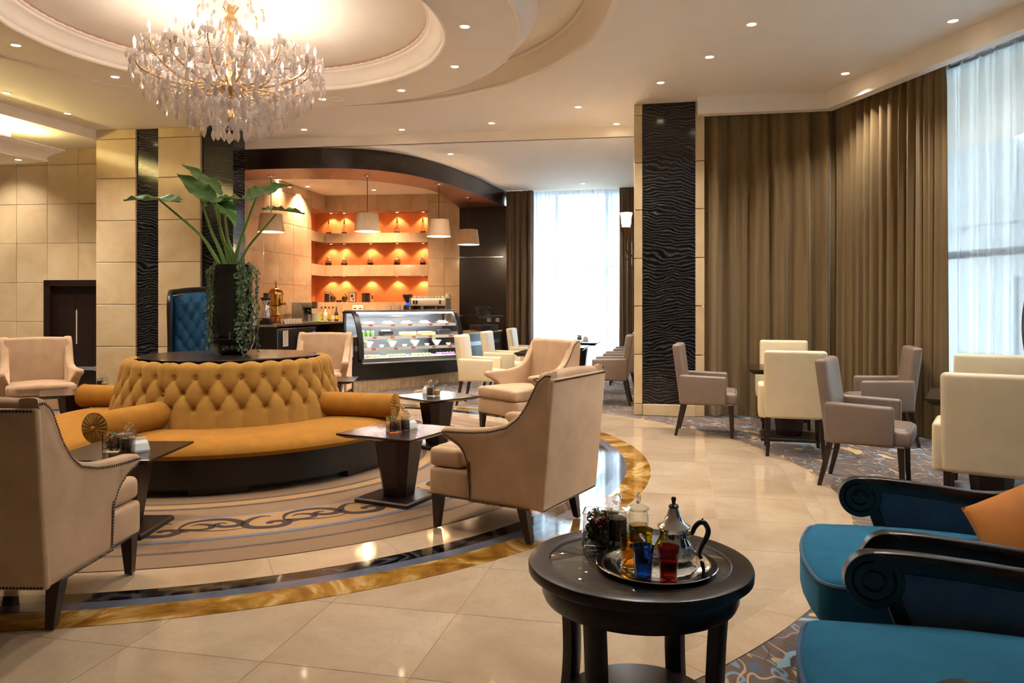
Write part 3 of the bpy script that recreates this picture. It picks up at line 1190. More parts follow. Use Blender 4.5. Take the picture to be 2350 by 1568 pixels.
# dark panelled wall
du = (BD1 - BK1).normalized()
dn = Vector((du.y, -du.x))
dl = (BD1 - BK1).length
dk = MB().prism([tuple(BK1 - dn * .03), tuple(BD1 - dn * .03), tuple(BD1 - dn * .15), tuple(BK1 - dn * .15)], 0, ZL).build('wall_bar_right', 'dark_wood_v', smooth=False)
structure(dk, 'dark timber wall with steel strips right of the bar')
for (z0, z1) in ((0, 1.155), (1.185, 2.405), (2.435, ZL)):
    c = BK1 + du * (dl / 2) - dn * .012
    MB().box((0, 0, 0), (dl - .004, .025, z1 - z0 - .004)).build('wall_panel', 'dark_wood', dk, (c.x, c.y, (z0 + z1) / 2), atan2(du.y, du.x), smooth=False)
for z in (1.17, 2.42):
    c = BK1 + du * (dl / 2 - .04) - dn * .006
    MB().box((0, 0, 0), (dl - .1, .03, .022)).build('steel_strip', 'chrome', dk, (c.x, c.y, z), atan2(du.y, du.x), smooth=False)
# curved soffit above the bar
SF = [Vector(p) for p in ((-4.5, 11.92), (-3.9, 11.75), (-3.23, 11.67), (-2.65, 11.66), (-2.2, 11.78), (-1.82, 12.05), (-1.53, 12.39), (-1.27, 12.85), (-1.06, 13.29), (-.85, 13.85), (-.67, 14.33), (-.38, 15.3), (-.12, 16.12))]
SI = [Vector(p) for p in ((-4.75, 12.87), (-4.0, 12.70), (-3.22, 12.66), (-2.8, 12.70), (-2.43, 12.83), (-2.15, 13.02), (-1.92, 13.25), (-1.68, 13.55), (-1.50, 13.85), (-1.36, 14.3), (-1.28, 14.9), (-1.2, 15.6), (-1.14, 16.38))]
fcv = [p.to_2d() for p in crom([(p.x, p.y, 0) for p in SF], 4)]
icv = [p.to_2d() for p in crom([(p.x, p.y, 0) for p in SI], 4)]
ZS0 = 3.49
m = MB()
nf = len(fcv)
m.add([(p.x, p.y, ZS0) for p in fcv] + [(p.x, p.y, ZL) for p in fcv], [(i, i + 1, nf + i + 1, nf + i) for i in range(nf - 1)])
m.add([(p.x, p.y, ZS0) for p in icv] + [(p.x, p.y, ZL) for p in icv], [(i, i + 1, nf + i + 1, nf + i) for i in range(nf - 1)])
sof = m.build('trim_2', 'soffit_wood')
structure(sof, 'curved dark timber soffit over the bar')
for k_ in range(6):
    i0, i1 = k_ * 8, min((k_ + 1) * 8, nf - 1)
    f_, i_ = fcv[i0:i1 + 1], icv[i0:i1 + 1]
    n = len(f_)
    e = .004
    vs = [(p.x, p.y, ZS0 - .001) for p in f_] + [(p.x, p.y, ZS0 - .001) for p in i_]
    vs[0] = (vs[0][0] + e, vs[0][1] + e, vs[0][2])
    MB().add(vs + [(x, y, z + .02) for x, y, z in vs], [(i, i + 1, n + i + 1, n + i) for i in range(n - 1)] + [(2 * n + i, 2 * n + i + 1, 3 * n + i + 1, 3 * n + i) for i in range(n - 1)] + [(0, n, 3 * n, 2 * n), (n - 1, 2 * n - 1, 4 * n - 1, 3 * n - 1)]).build('soffit_panel', 'soffit_under', sof, smooth=False)


# ---- downlights
def downlight(px, py, z, label, group, e=1.0, size=1.0, angle=115, blend=.8, col=SPOT_C):
    p = at(px, py, z)
    t = thing('downlight', label, 'downlight', (p.x, p.y, z), 0, group)
    link('trim_ring', DL_RING, t, (0, 0, 0), scale=(size,) * 3)
    link('lens', DL_LENS, t, (0, 0, 0), scale=(size,) * 3)
    L = bpy.data.lights.new('lamp', 'SPOT')
    L.energy = SPOT_E * e
    L.color = col
    L.spot_size = radians(angle)
    L.spot_blend = blend
    L.shadow_soft_size = .035
    link('lamp', L, t, (0, 0, -.02))
    return t


DL_RING = MB().lathe([(.036, -.002), (.044, -.008), (.052, -.006), (.056, 0), (.036, .0)], 24).mesh('trim_ring', 'mould_paint')
DL_LENS = MB().lathe([(.0005, -.004), (.037, -.004)], 20).mesh('lens', 'lamp_disc')
for (x, y, lab) in ((1725, 55, 'topmost downlight of the line of three leading to the black pillar'),
                    (2187, 47, 'downlight in the upper right corner near the sheer window'),
                    (1628, 130, 'middle downlight of the line of three leading to the black pillar'),
                    (1940, 168, 'downlight close to the pelmet above the gathered olive drape'),
                    (1516, 189, 'downlight just above the top of the black marble pillar'),
                    (1327, 245, 'second downlight left of the black pillar in the main ceiling'),
                    (1128, 282, 'downlight above the right shoulder of the curved bar soffit'),
                    (922, 297, 'downlight above the middle of the curved bar soffit'),
                    (698, 297, 'downlight above the left end of the curved bar soffit'),
                    (1415, 284, 'downlight touching the ceiling step left of the black pillar')):
    downlight(x, y, ZC - .001, lab, 'downlights in the main ceiling')
for (x, y, lab) in ((15, 213, 'downlight at the left frame edge above the glowing cove'), (155, 260, 'downlight in front of the cream stone pier at left')):
    downlight(x, y, ZC - .001, lab, 'downlights in the main ceiling')
for (x, y, lab) in ((1067, 60, 'upper downlight of the two at the right of the dome ring'), (1044, 152, 'lower downlight of the two at the right of the dome ring'),
                    (921, 207, 'dome ring downlight under the right end of the dome'), (740, 227, 'dome ring downlight touching the right edge of the chandelier'),
                    (264, 176, 'dome ring downlight just left of the chandelier'), (36, 103, 'dome ring downlight at the upper left frame edge')):
    downlight(x, y, ZC - .003, lab, 'downlights in the dome ring')
for a_ in (-150, -115, -75, -35):   # the ring goes on above the frame
    a_ = radians(a_)
    q = Vector((CEN.x + 2.33 * cos(a_), CEN.y + 2.33 * sin(a_)))
    if q.y < 6.2:
        y = HZ - (ZC - EYE) * F / q.y
        downlight(1175 + q.x * F / q.y, y, ZC - .003, 'dome ring downlight above the top of the picture', 'dome ring downlights above the frame')
for (X, Y) in ((.6, 4.2), (1.9, 3.2), (2.6, 5.0), (-5.4, 4.4)):   # unseen downlights added for more room light, continuing the rows
    downlight(1175 + X * F / Y, HZ - (ZC - EYE) * F / Y, ZC - .001, 'added unseen main ceiling downlight above the top of the picture', 'added main ceiling downlights above the frame')
for (X, Y) in ((-8.2, 9.6), (-9.6, 10.4), (-8.4, 7.6), (-10.2, 8.0), (-9.2, 5.6), (-7.75, 11.2), (-8.9, 11.35)):   # added out of view to brighten the left hall and its wall
    downlight(1175 + X * F / Y, HZ - (ZL - EYE) * F / Y, ZL - .001, 'added unseen downlight in the lower ceiling of the hall at left', 'added hall downlights')
downlight(1034, 353, ZL - .001, 'recessed downlight in the lower ceiling beside the curved bar soffit', None)
downlight(1338, 421, ZL - .001, 'recessed downlight in the lower ceiling before the far window', None)
downlight(42, 366, 3.399, 'recessed downlight under the dropped ceiling tray at far left', None)
for (x, y) in ((706, 428), (858, 436)):
    downlight(x, y, ZL - .001, 'recessed downlight in the bar ceiling behind the pendant lamps', 'downlights inside the bar', 3.0, col=(1, .62, .36))
downlight(640, 412, ZL - .001, 'recessed downlight in the bar ceiling close to the left bar wall', None, 2.5, col=(1, .62, .36))
# niche spots
spots = []
for r_, (z0, z1) in enumerate(ZN):
    for c_ in range(5):
        s_ = (-.18, .32, .93, 1.53, 2.12)[c_]
        if s_ < 0:
            p = BL1 - lu * (.0) + ku * .02 - kn * .02 - ln * .0
            p = BL1 + ku * .02 - kn * .30
        else:
            p = BL1 + ku * s_ - kn * .31
        t = thing('niche_spot', '%s small warm spot lamp in the %s niche of the bar wall' % (('leftmost', 'second', 'middle', 'fourth', 'rightmost')[c_], ('bottom', 'middle', 'top')[r_]), 'spot lamp', (p.x, p.y, z1), 0, '%s niche spots' % ('bottom', 'middle', 'top')[r_])
        link('trim_ring', DL_RING, t, scale=(.6, .6, .8))
        link('lens', DL_LENS, t, scale=(.62, .62, 1))
        L = bpy.data.lights.new('lamp', 'SPOT')
        L.energy, L.color, L.spot_size, L.spot_blend, L.shadow_soft_size = 13, (1, .68, .40), radians(105), .5, .015
        link('lamp', L, t, (0, 0, -.015))

# ================================================================== FURNITURE
def obj_in(m, name, mat, t, **k):
    return m.build(name, mat, t, **k)


# ---- wing armchair (faces +Y, origin on the floor)
def side_hi(y):
    pts = [(-.46, 1.005), (-.40, 1.005), (-.355, .97), (-.33, .91), (-.295, .82), (-.25, .745), (-.19, .69), (-.10, .66), (0, .648), (.10, .645), (.18, .645), (.21, .638), (.225, .622)]
    for (a, za), (b, zb) in zip(pts, pts[1:]):
        if y <= b:
            return za + (zb - za) * max(0, (y - a) / (b - a))
    return pts[-1][1]


def side_lo(y):
    pts = [(.06, .20), (.065, .38), (.08, .47), (.11, .525), (.16, .558), (.20, .575), (.225, .598)]
    if y <= .06:
        return .20
    for (a, za), (b, zb) in zip(pts, pts[1:]):
        if y <= b:
            return za + (zb - za) * (y - a) / (b - a)
    return pts[-1][1]


def wing_armchair():
    t = thing('wing_armchair', 'x', 'armchair')
    cs = crom([(0, y, 0) for y in (-.43, .05)], 10)
    ys = [-.43, -.41, -.38, -.36, -.34, -.31, -.28, -.25, -.22, -.18, -.13, -.08, -.03, .02, .05, .06, .065, .075, .09, .11, .135, .16, .19, .21, .222]

    def dxf(y, z):
        return .055 * sm(-.25, .22, y) * sm(.40, .62, z)

    def lean(y, z):
        return -.07 * max(0, (z - .2) / .78) * sm(.0, -.36, y)
    sides = {}
    for sx in (-1, 1):
        loops = []
        for y in ys:
            lo, hi = side_lo(y), side_hi(y)
            T = .095 if y < .2 else .075
            L = []
            n = 20
            for q in range(n):
                a = 2 * pi * q / n
                ca, sa = cos(a), sin(a)
                ex, ez = .38, .55
                hz = (hi - lo) / 2
                r = min(.05, hz)
                # stadium section: straight sides, rounded top and bottom
                zz = (lo + hi) / 2 + (hz - r) * math.copysign(min(1, abs(sa) * 1.6), sa) + r * math.copysign(abs(sa) ** 1.0, sa) * (1 if abs(sa) > .3 else abs(sa) / .3)
                zz = max(lo, min(hi, zz))
                xx = T / 2 * math.copysign(abs(ca) ** ex, ca)
                if y < -.2:
                    xx += 0
                x = .325 + xx + dxf(y, zz)
                L.append((sx * x, y + lean(y, zz), zz))
            loops.append(L if sx > 0 else L[::-1])
        sides[sx] = MB().loft(loops).build('side_panel', 'beige_velvet', t, angle=50)
    # back panel (outside back is a flatter, lighter board)
    def shear(p):
        z = p.z + .59
        return (p.x, p.y - .07 * max(0, (z - .2) / .78), p.z + (-.012 * (p.x / .33) ** 2 if p.z > .3 else 0))
    MB().rbox((0, -.375, .603), (.655, .11, .80), .035, 3, fn=shear, cuts=2).build('backrest', 'beige_velvet', t, angle=60)
    # seat rail and cushion
    MB().rbox((0, .0, .285), (.60, .72, .175), .02, 2).rbox((0, .215, .285), (.70, .30, .175), .025, 3).build('seat_rail', 'beige_velvet', t, angle=60)

    def cush(p):
        u, v = p.x / .29, p.y / .31
        k = max(0, 1 - u * u) * max(0, 1 - v * v)
        return (p.x, p.y, p.z + (.028 * k if p.z > 0 else 0))
    MB().rbox((0, .07, .435), (.575, .62, .125), .035, 4, fn=cush, cuts=4).rbox((0, .255, .435), (.67, .25, .12), .035, 4, cuts=2).build('seat_cushion', 'beige_velvet', t, angle=60)
    # legs
    for sx in (-1, 1):
        for (y0, y1, f) in ((.325, .315, 1), (-.36, -.30, -1)):
            m = MB()
            w0, w1 = .062, .036
            m.loft([[(sx * (.31 if f > 0 else .32) + a * w, yy + b * w, z) for a, b in ((-.5, -.5), (.5, -.5), (.5, .5), (-.5, .5))] for (w, yy, z) in ((w1, y0 + (.0 if f > 0 else .02), .0), (w0, y1, .2), (w0, y1, .23))])
            m.build('leg', 'leg_wood', t, smooth=False)
    # nail head trim
    m = MB()

    def nail(p, n):
        p, n = Vector(p), Vector(n)
        a = n.orthogonal().normalized()
        b = n.cross(a)
        r = .0075
        vs = [p + (a * cos(k * pi / 3) + b * sin(k * pi / 3)) * r for k in range(6)] + [p + n * .004]
        m.add(vs, [(k, (k + 1) % 6, 6) for k in range(6)])

    def run(pts, n, step=.0145):
        pts = [Vector(p) for p in pts]
        acc = 0
        for a, b in zip(pts, pts[1:]):
            L = (b - a).length
            while acc < L:
                nail(a.lerp(b, acc / L), n)
                acc += step
            acc -= L
    for sx in (-1, 1):
        off = .0485
        top = []
        for y in [-.43 + i * (.64 / 40) for i in range(41)]:
            z = side_hi(y) - .026
            top.append((sx * (.325 + off + dxf(y, z)), y + lean(y, z), z))
        run(top, (sx, 0, 0))
        fr = []
        for y in (.205, .18, .15, .12, .1, .085, .07, .055):
            z = side_lo(y) + .022
            fr.append((sx * (.325 + off + dxf(y - .01, z)), y - .012, z))
        fr += [(sx * (.325 + off + dxf(.04, z)), .045, z) for z in (.44, .4, .35, .3, .22)]
        run(fr, (sx, 0, 0))
        run([(sx * .3735, -.36, .208), (sx * .3735, .05, .208)], (sx, 0, 0))
        run([(sx * .353, .06, .208), (sx * .353, .35, .208)], (sx, 0, 0))
    run([(-.36, -.456, .21), (.36, -.456, .21)], (0, -1, 0))
    run([(-.36, -.524, .952), (.36, -.524, .952)], (0, -1, 0))
    run([(-.34, .367, .208), (.34, .367, .208)], (0, 1, 0))
    stuff(m.build('nail_trim', 'nail_bronze', t, smooth=False))
    # outside back board
    MB().rbox((0, -.437, .58), (.745, .036, .765), .014, 3, fn=lambda p: (p.x, p.y - .07 * max(0, (p.z + .38) / .78), p.z), cuts=1).build('back_board', 'beige_light', t, angle=60)
    return t


wa_ = wing_armchair()
chB = (-.03, 4.88)
wa_.location = (chB[0], chB[1], .0155)
wa_.rotation_euler = (0, 0, face(-.86, .50))
wa_['label'] = 'beige velvet wing armchair in the centre with its pale back to the viewer'
copy_tree(wa_, None, (-2.29, 3.62, .0155), face(.02, 1), 'beige wing armchair at lower left beside the table, seen from behind')
copy_tree(wa_, None, (.12, 8.35, .0155), face(-.78, -.62), 'beige wing armchair beyond the central one, its seat facing the sofa')
copy_tree(wa_, None, (-2.60, 10.25, .0155), face(.05, -1), 'beige wing armchair behind the sofa in front of the cake display')
copy_tree(wa_, None, (-5.42, 8.75, .0155), face(.58, -.81), 'beige wing armchair at far left in front of the dark door')


# ---- dining armchair (faces +Y)
def dining_chair(mat, name_label):
    t = thing('dining_chair', name_label, 'chair')
    LX = .285

    def bk(p):
        z = p.z + .67
        r = -.075 * max(0, (z - .4) / .58)
        if p.y > 0:
            for bx in (-.0,):
                r -= .016 * math.exp(-((p.x - bx) ** 2 + (z - .83) ** 2) / .0016)
            r += .012 * (1 - (p.x / .27) ** 2)
        return (p.x, p.y + r, p.z)
    MB().rbox((0, -.245, .665), (.545, .095, .63), .03, 4, fn=bk, cuts=6).build('backrest', mat, t, angle=60)
    MB().ball((0, -.203 - .075 * .74, .83), .012, 8, 5, (1, .5, 1)).build('button', mat, t)
    for sx in (-1, 1):
        MB().rbox((sx * LX, -.045, .505), (.075, .48, .31), .025, 3, fn=lambda p: (p.x, p.y, p.z - .012 * sm(-.1, .25, p.y) * (1 if p.z > 0 else 0))).build('arm', mat, t, angle=60)

    def st(p):
        k = max(0, 1 - (p.x / .26) ** 2) * max(0, 1 - (p.y / .26) ** 2)
        return (p.x, p.y, p.z + (.03 * k if p.z > 0 else 0))
    MB().rbox((0, .04, .415), (.50, .50, .13), .03, 3, fn=st, cuts=3).rbox((0, .24, .41), (.56, .13, .12), .03, 3).build('seat', mat, t, angle=60)
    MB().rbox((0, -.0, .353), (.575, .52, .014), .005, 1).build('seat_welt', mat, t)
    for sx in (-1, 1):
        for y0, y1 in ((.235, .25), (-.25, -.33)):
            m = MB().loft([[(sx * (.235 + (.0 if z > .1 else .008)) + a * w, yy + b * w, z) for a, b in ((-.5, -.5), (.5, -.5), (.5, .5), (-.5, .5))] for (w, yy, z) in ((.030, y1, 0), (.038, (y0 * .45 + y1 * .55), .15), (.048, y0, .36))])
            m.build('leg', 'leg_wood', t, smooth=False)
    return t


dc = dining_chair('cream_leather', 'x')
dt = dining_chair('taupe_leather', 'x')


def pedestal_table(side, h, name, label, cat, top_t=.035):
    t = thing(name, label, cat)
    s = side / 2
    m = MB().loft([[(a * k, b * k, z) for a, b in ((-1, -1), (1, -1), (1, 1), (-1, 1))] for (k, z) in ((s - .045, h - top_t), (s - .006, h - .016), (s, h - .013), (s, h - .002), (s - .003, h))])
    m.build('table_top', 'table_wood', t, smooth=False)
    k0, k1 = side * .155, side * .25
    oc = [(1, .55), (.55, 1), (-.55, 1), (-1, .55), (-1, -.55), (-.55, -1), (.55, -1), (1, -.55)]
    MB().loft([[(a * k, b * k, z) for a, b in oc] for (k, z) in ((k0, .03), (k1, h - top_t))]).build('pedestal', 'dark_wood_v', t, smooth=False)
    b = side * .355
    MB().loft([[(a * k, c * k, z) for a, c in ((-1, -1), (1, -1), (1, 1), (-1, 1))] for (k, z) in ((b, 0), (b, .022), (b - .012, .032))]).build('base_plate', 'dark_wood_v', t, smooth=False)
    return t


ct = pedestal_table(.62, .49, 'coffee_table', 'x', 'table')
CT = []


def place(src, first, loc, rz, label, group=None):
    if first:
        o = src
        o.location = loc
        o.rotation_euler = (0, 0, rz)
        o['label'] = label
    else:
        o = copy_tree(src, None, loc, rz, label)
    if group:
        o['group'] = group
    return o


CT.append(place(ct, True, (-.81, 5.45, .0155), radians(-26.6), 'square dark coffee table between the sofa and the central armchair'))
CT.append(place(ct, False, (-.74, 7.52, .0155), radians(43), 'square dark coffee table behind the right end of the sofa'))
CT.append(place(ct, False, (-2.40, 4.70, .0155), radians(0), 'square dark coffee table at left beside the near armchair'))
CT.append(place(ct, False, (-2.20, 9.2, .0155), radians(5), 'small dark coffee table behind the sofa before the far armchair'))
CT.append(place(ct, False, (-4.50, 7.85, .0155), radians(30), 'dark coffee table at the left end of the sofa, mostly hidden'))

# dining groups
dtb = pedestal_table(.80, .74, 'dining_table', 'x', 'table', .05)
place(dtb, True, (2.92, 8.05, 0), radians(-17), 'square dark dining table among chairs in front of the olive drapes')
place(dtb, False, (3.47, 5.52, 0), radians(-32), 'square dark dining table by the sheer curtain at right')
T1, a1 = Vector((2.92, 8.05)), radians(-17)


def around(T, ang, k, r):
    a = ang + k * pi / 2
    p = T + Vector((cos(a), sin(a))) * r
    return p, face(T.x - p.x, T.y - p.y)


p, r = around(T1, a1, 3, .80)
place(dc, True, (p.x, p.y, 0), r, 'cream leather dining chair seen squarely from behind beside the marble floor')
p, r = around(T1, a1, 1, .78)
place(dc, False, (p.x, p.y, 0), r, 'cream leather dining chair almost hidden behind another, against the olive drapes')
p, r = around(T1, a1, 2, .82)
place(dt, True, (p.x, p.y, 0), r, 'taupe leather dining chair next to the black marble pillar')
p, r = around(T1, a1, 0, .86)
place(dt, False, (p.x, p.y, 0), r, 'taupe leather dining chair at the drape edge, right of the first dining table')
T2, a2 = Vector((3.47, 5.52)), radians(-32)
p, r = around(T2, a2, 2, .80)
place(dt, False, (p.x, p.y, 0), r, 'taupe leather dining chair in profile at right, behind the blue armchair')
p, r = around(T2, a2, 3, .74)
place(dc, False, (p.x, p.y, 0), r, 'large cream leather dining chair back cut by the right frame edge')
p, r = around(T2, a2, 1, .78)
place(dc, False, (p.x, p.y, 0), r, 'cream leather dining chair in front of the sheer curtain at right')
# far dining row before the far window
FR = [((1.36, 10.85), (-.40, 10.75), (.50, 10.8)), ((1.66, 12.1), (-.10, 12.2), (.80, 12.15)), ((2.0, 13.45), (.30, 13.8), (1.16, 13.65))]
lt = ['nearest taupe dining chair of the row left of the black pillar', 'middle taupe dining chair of the row left of the black pillar', 'farthest taupe dining chair of the row left of the black pillar']
lcm = ['nearest cream dining chair in front of the bar counter end', 'middle cream dining chair in the row beside the bar end', 'farthest cream dining chair below the brown far drape']
ltb = ['nearest far-room dining table, hidden behind a wing armchair', 'middle dark dining table of the far row', 'farthest dark dining table before the far sheer curtain']
for i, (a, b, c) in enumerate(FR):
    place(dt, False, (a[0], a[1], 0), face(-.98, .2), lt[i])
    place(dc, False, (b[0], b[1], 0), face(.98, -.2), lcm[i])
    place(dtb, False, (c[0], c[1], 0), radians(-12), ltb[i])

# ---- round mustard sofa
sofa = thing('round_sofa', 'round mustard velvet sofa with a tufted back around a black table top', 'sofa', (CEN.x, CEN.y, .0155))
MB().lathe([(.001, .02), (1.50, .02), (1.50, .05), (1.60, .06), (1.60, .285), (1.5, .29), (.001, .29)], 96).build('plinth', 'base_wood', sofa, angle=30)
for i in range(8):
    a = 2 * pi * i / 8 + .3
    MB().rbox((0, 0, 0), (.12, .42, .06), .005, 1).build('foot', 'base_wood', sofa, (1.50 * cos(a), 1.50 * sin(a), .03), a, smooth=False)
MB().lathe([(.9, .385), (1.05, .402), (1.25, .408), (1.42, .402), (1.53, .388), (1.60, .362), (1.64, .33), (1.648, .305), (1.635, .28), (1.60, .268), (1.5, .27)], 128).build('seat', 'mustard', sofa)
NB = 32
BA0 = radians(-104)
zr = [.787, .665, .543]


def tuft(a, z, z_top=.90, dz=.122, z1=.787, depth=.03):
    """bulge of diamond tufting; a in button units, z height"""
    z3 = z1 - 2 * dz
    zz = min(max(z, z3), z1)
    k = (z1 - zz) / dz * .5
    h = abs(sin(pi * (a + k))) ** .55 * abs(sin(pi * (a - k))) ** .55
    out = depth * h
    # button dimples
    for r_ in range(3):
        zb = z1 - r_ * dz
        da = (a - (.5 if r_ == 1 else 0)) % 1.0
        da = min(da, 1 - da)
        d2 = (da * .17) ** 2 + (z - zb) ** 2
        out -= .024 * math.exp(-d2 / .0007)
    return out


def back_fn(s, t):
    th = BA0 + 2 * pi * s
    a = NB * s + .5
    if t < .80:
        z = .37 + (.845 - .37) * t / .80
        r0 = 1.0 - .115 * (t / .80)
        nr, nz = 1, 0
    else:
        q = (t - .80) / .20 * radians(115)
        z = .845 + .052 * sin(q)
        r0 = .885 - .055 * (1 - cos(q))
        nr, nz = cos(q), sin(q)
    fade = 1 if t < .80 else max(0, 1 - (t - .8) / .2)
    b = tuft(a, z) * (.55 + .45 * fade)
    # deeper seams at the four arm rolls
    w = (s * 4) % 1.0
    w = min(w, 1 - w) * pi / 2
    b -= .022 * math.exp(-(w / .018) ** 2)
    return ((r0 + b * nr) * cos(th), (r0 + b * nr) * sin(th), z + b * nz)


MB().grid(back_fn, 640, 64, True).build('tufted_back', 'mustard_back', sofa, angle=180)
btn = MB().ball((0, 0, 0), .0135, 10, 6, (.6, 1, 1)).mesh('button', 'mustard')
for r_, zb in enumerate(zr):
    for i in range(NB):
        s = ((i + (.0 if r_ == 1 else .5))) / NB
        th = BA0 + 2 * pi * s
        t_ = (zb - .37) / (.845 - .37)
        rad = 1.0 - .115 * t_ + tuft(NB * s + .5, zb) + .005
        link('button', btn, sofa, (rad * cos(th), rad * sin(th), zb), th)
MB().lathe([(.001, .905), (.76, .905), (.775, .91), (.78, .918), (.775, .928), (.001, .928)], 96).build('table_top', 'table_wood', sofa, angle=30)


def arm_roll():
    L, R = .70, .108
    m = MB()
    n = 40
    prof = [(0, R * .98), (.01, R), (L - .01, R), (L, R * .985)]
    m.add([(x, r * cos(2 * pi * i / n), r * sin(2 * pi * i / n)) for i in range(n) for x, r in prof],
          [(i * 4 + q, ((i + 1) % n) * 4 + q, ((i + 1) % n) * 4 + q + 1, i * 4 + q + 1) for i in range(n) for q in range(3)])
    me1 = m.mesh('roll', 'mustard')
    m = MB()
    nn, kk = 96, 8
    for i in range(nn):
        a = 2 * pi * i / nn
        for j in range(kk + 1):
            f = j / kk
            r = R * .97 * f
            x = L + .012 - .010 * f ** 2 + .0055 * sin(a * 20) * sm(.15, .5, f) * sm(1.0, .85, f) - .012 * (1 - sm(0, .3, f))
            m.v.append((x, r * cos(a), r * sin(a)))
    m.f += [(i * (kk + 1) + j, ((i + 1) % nn) * (kk + 1) + j, ((i + 1) % nn) * (kk + 1) + j + 1, i * (kk + 1) + j + 1) for i in range(nn) for j in range(kk)]
    me2 = m.mesh('pleated_end', 'mustard_back', angle=180)
    me3 = MB().ball((L + .008, 0, 0), .019, 14, 8, (1, 1, 1)).mesh('roll_button', 'mustard')
    pip = MB()
    for x in (.008, L - .004):
        pip.tube([(x, (R + .001) * cos(2 * pi * i / 40), (R + .001) * sin(2 * pi * i / 40)) for i in range(41)], .005, 6, False)
    me4 = pip.mesh('piping', 'mustard')
    # ball was built around x=L+.008 already
    return me1, me2, me3, me4


R1, R2, R3, R4 = arm_roll()
for i in range(4):
    a = BA0 + i * pi / 2
    rr = link('arm_roll', R1, sofa, (.93 * cos(a), .93 * sin(a), .50), a)
    link('pleated_end', R2, rr)
    link('roll_button', R3, rr)
    link('piping', R4, rr)

# ---- high-back blue armchair with scrolled wooden arms (faces +Y)
def plan_tuft(x, z, w, dz, z1, rows, depth):
    a = x / w
    z3 = z1 - (rows - 1) * dz
    zz = min(max(z, z3), z1)
    k = (z1 - zz) / dz * .5
    h = abs(sin(pi * (a + k))) ** .55 * abs(sin(pi * (a - k))) ** .55
    out = depth * h
    for r_ in range(rows):
        zb = z1 - r_ * dz
        da = (a - (.5 if r_ % 2 else 0)) % 1.0
        da = min(da, 1 - da)
        out -= depth * .5 * math.exp(-((da * w) ** 2 + (z - zb) ** 2) / .0007)
    return out


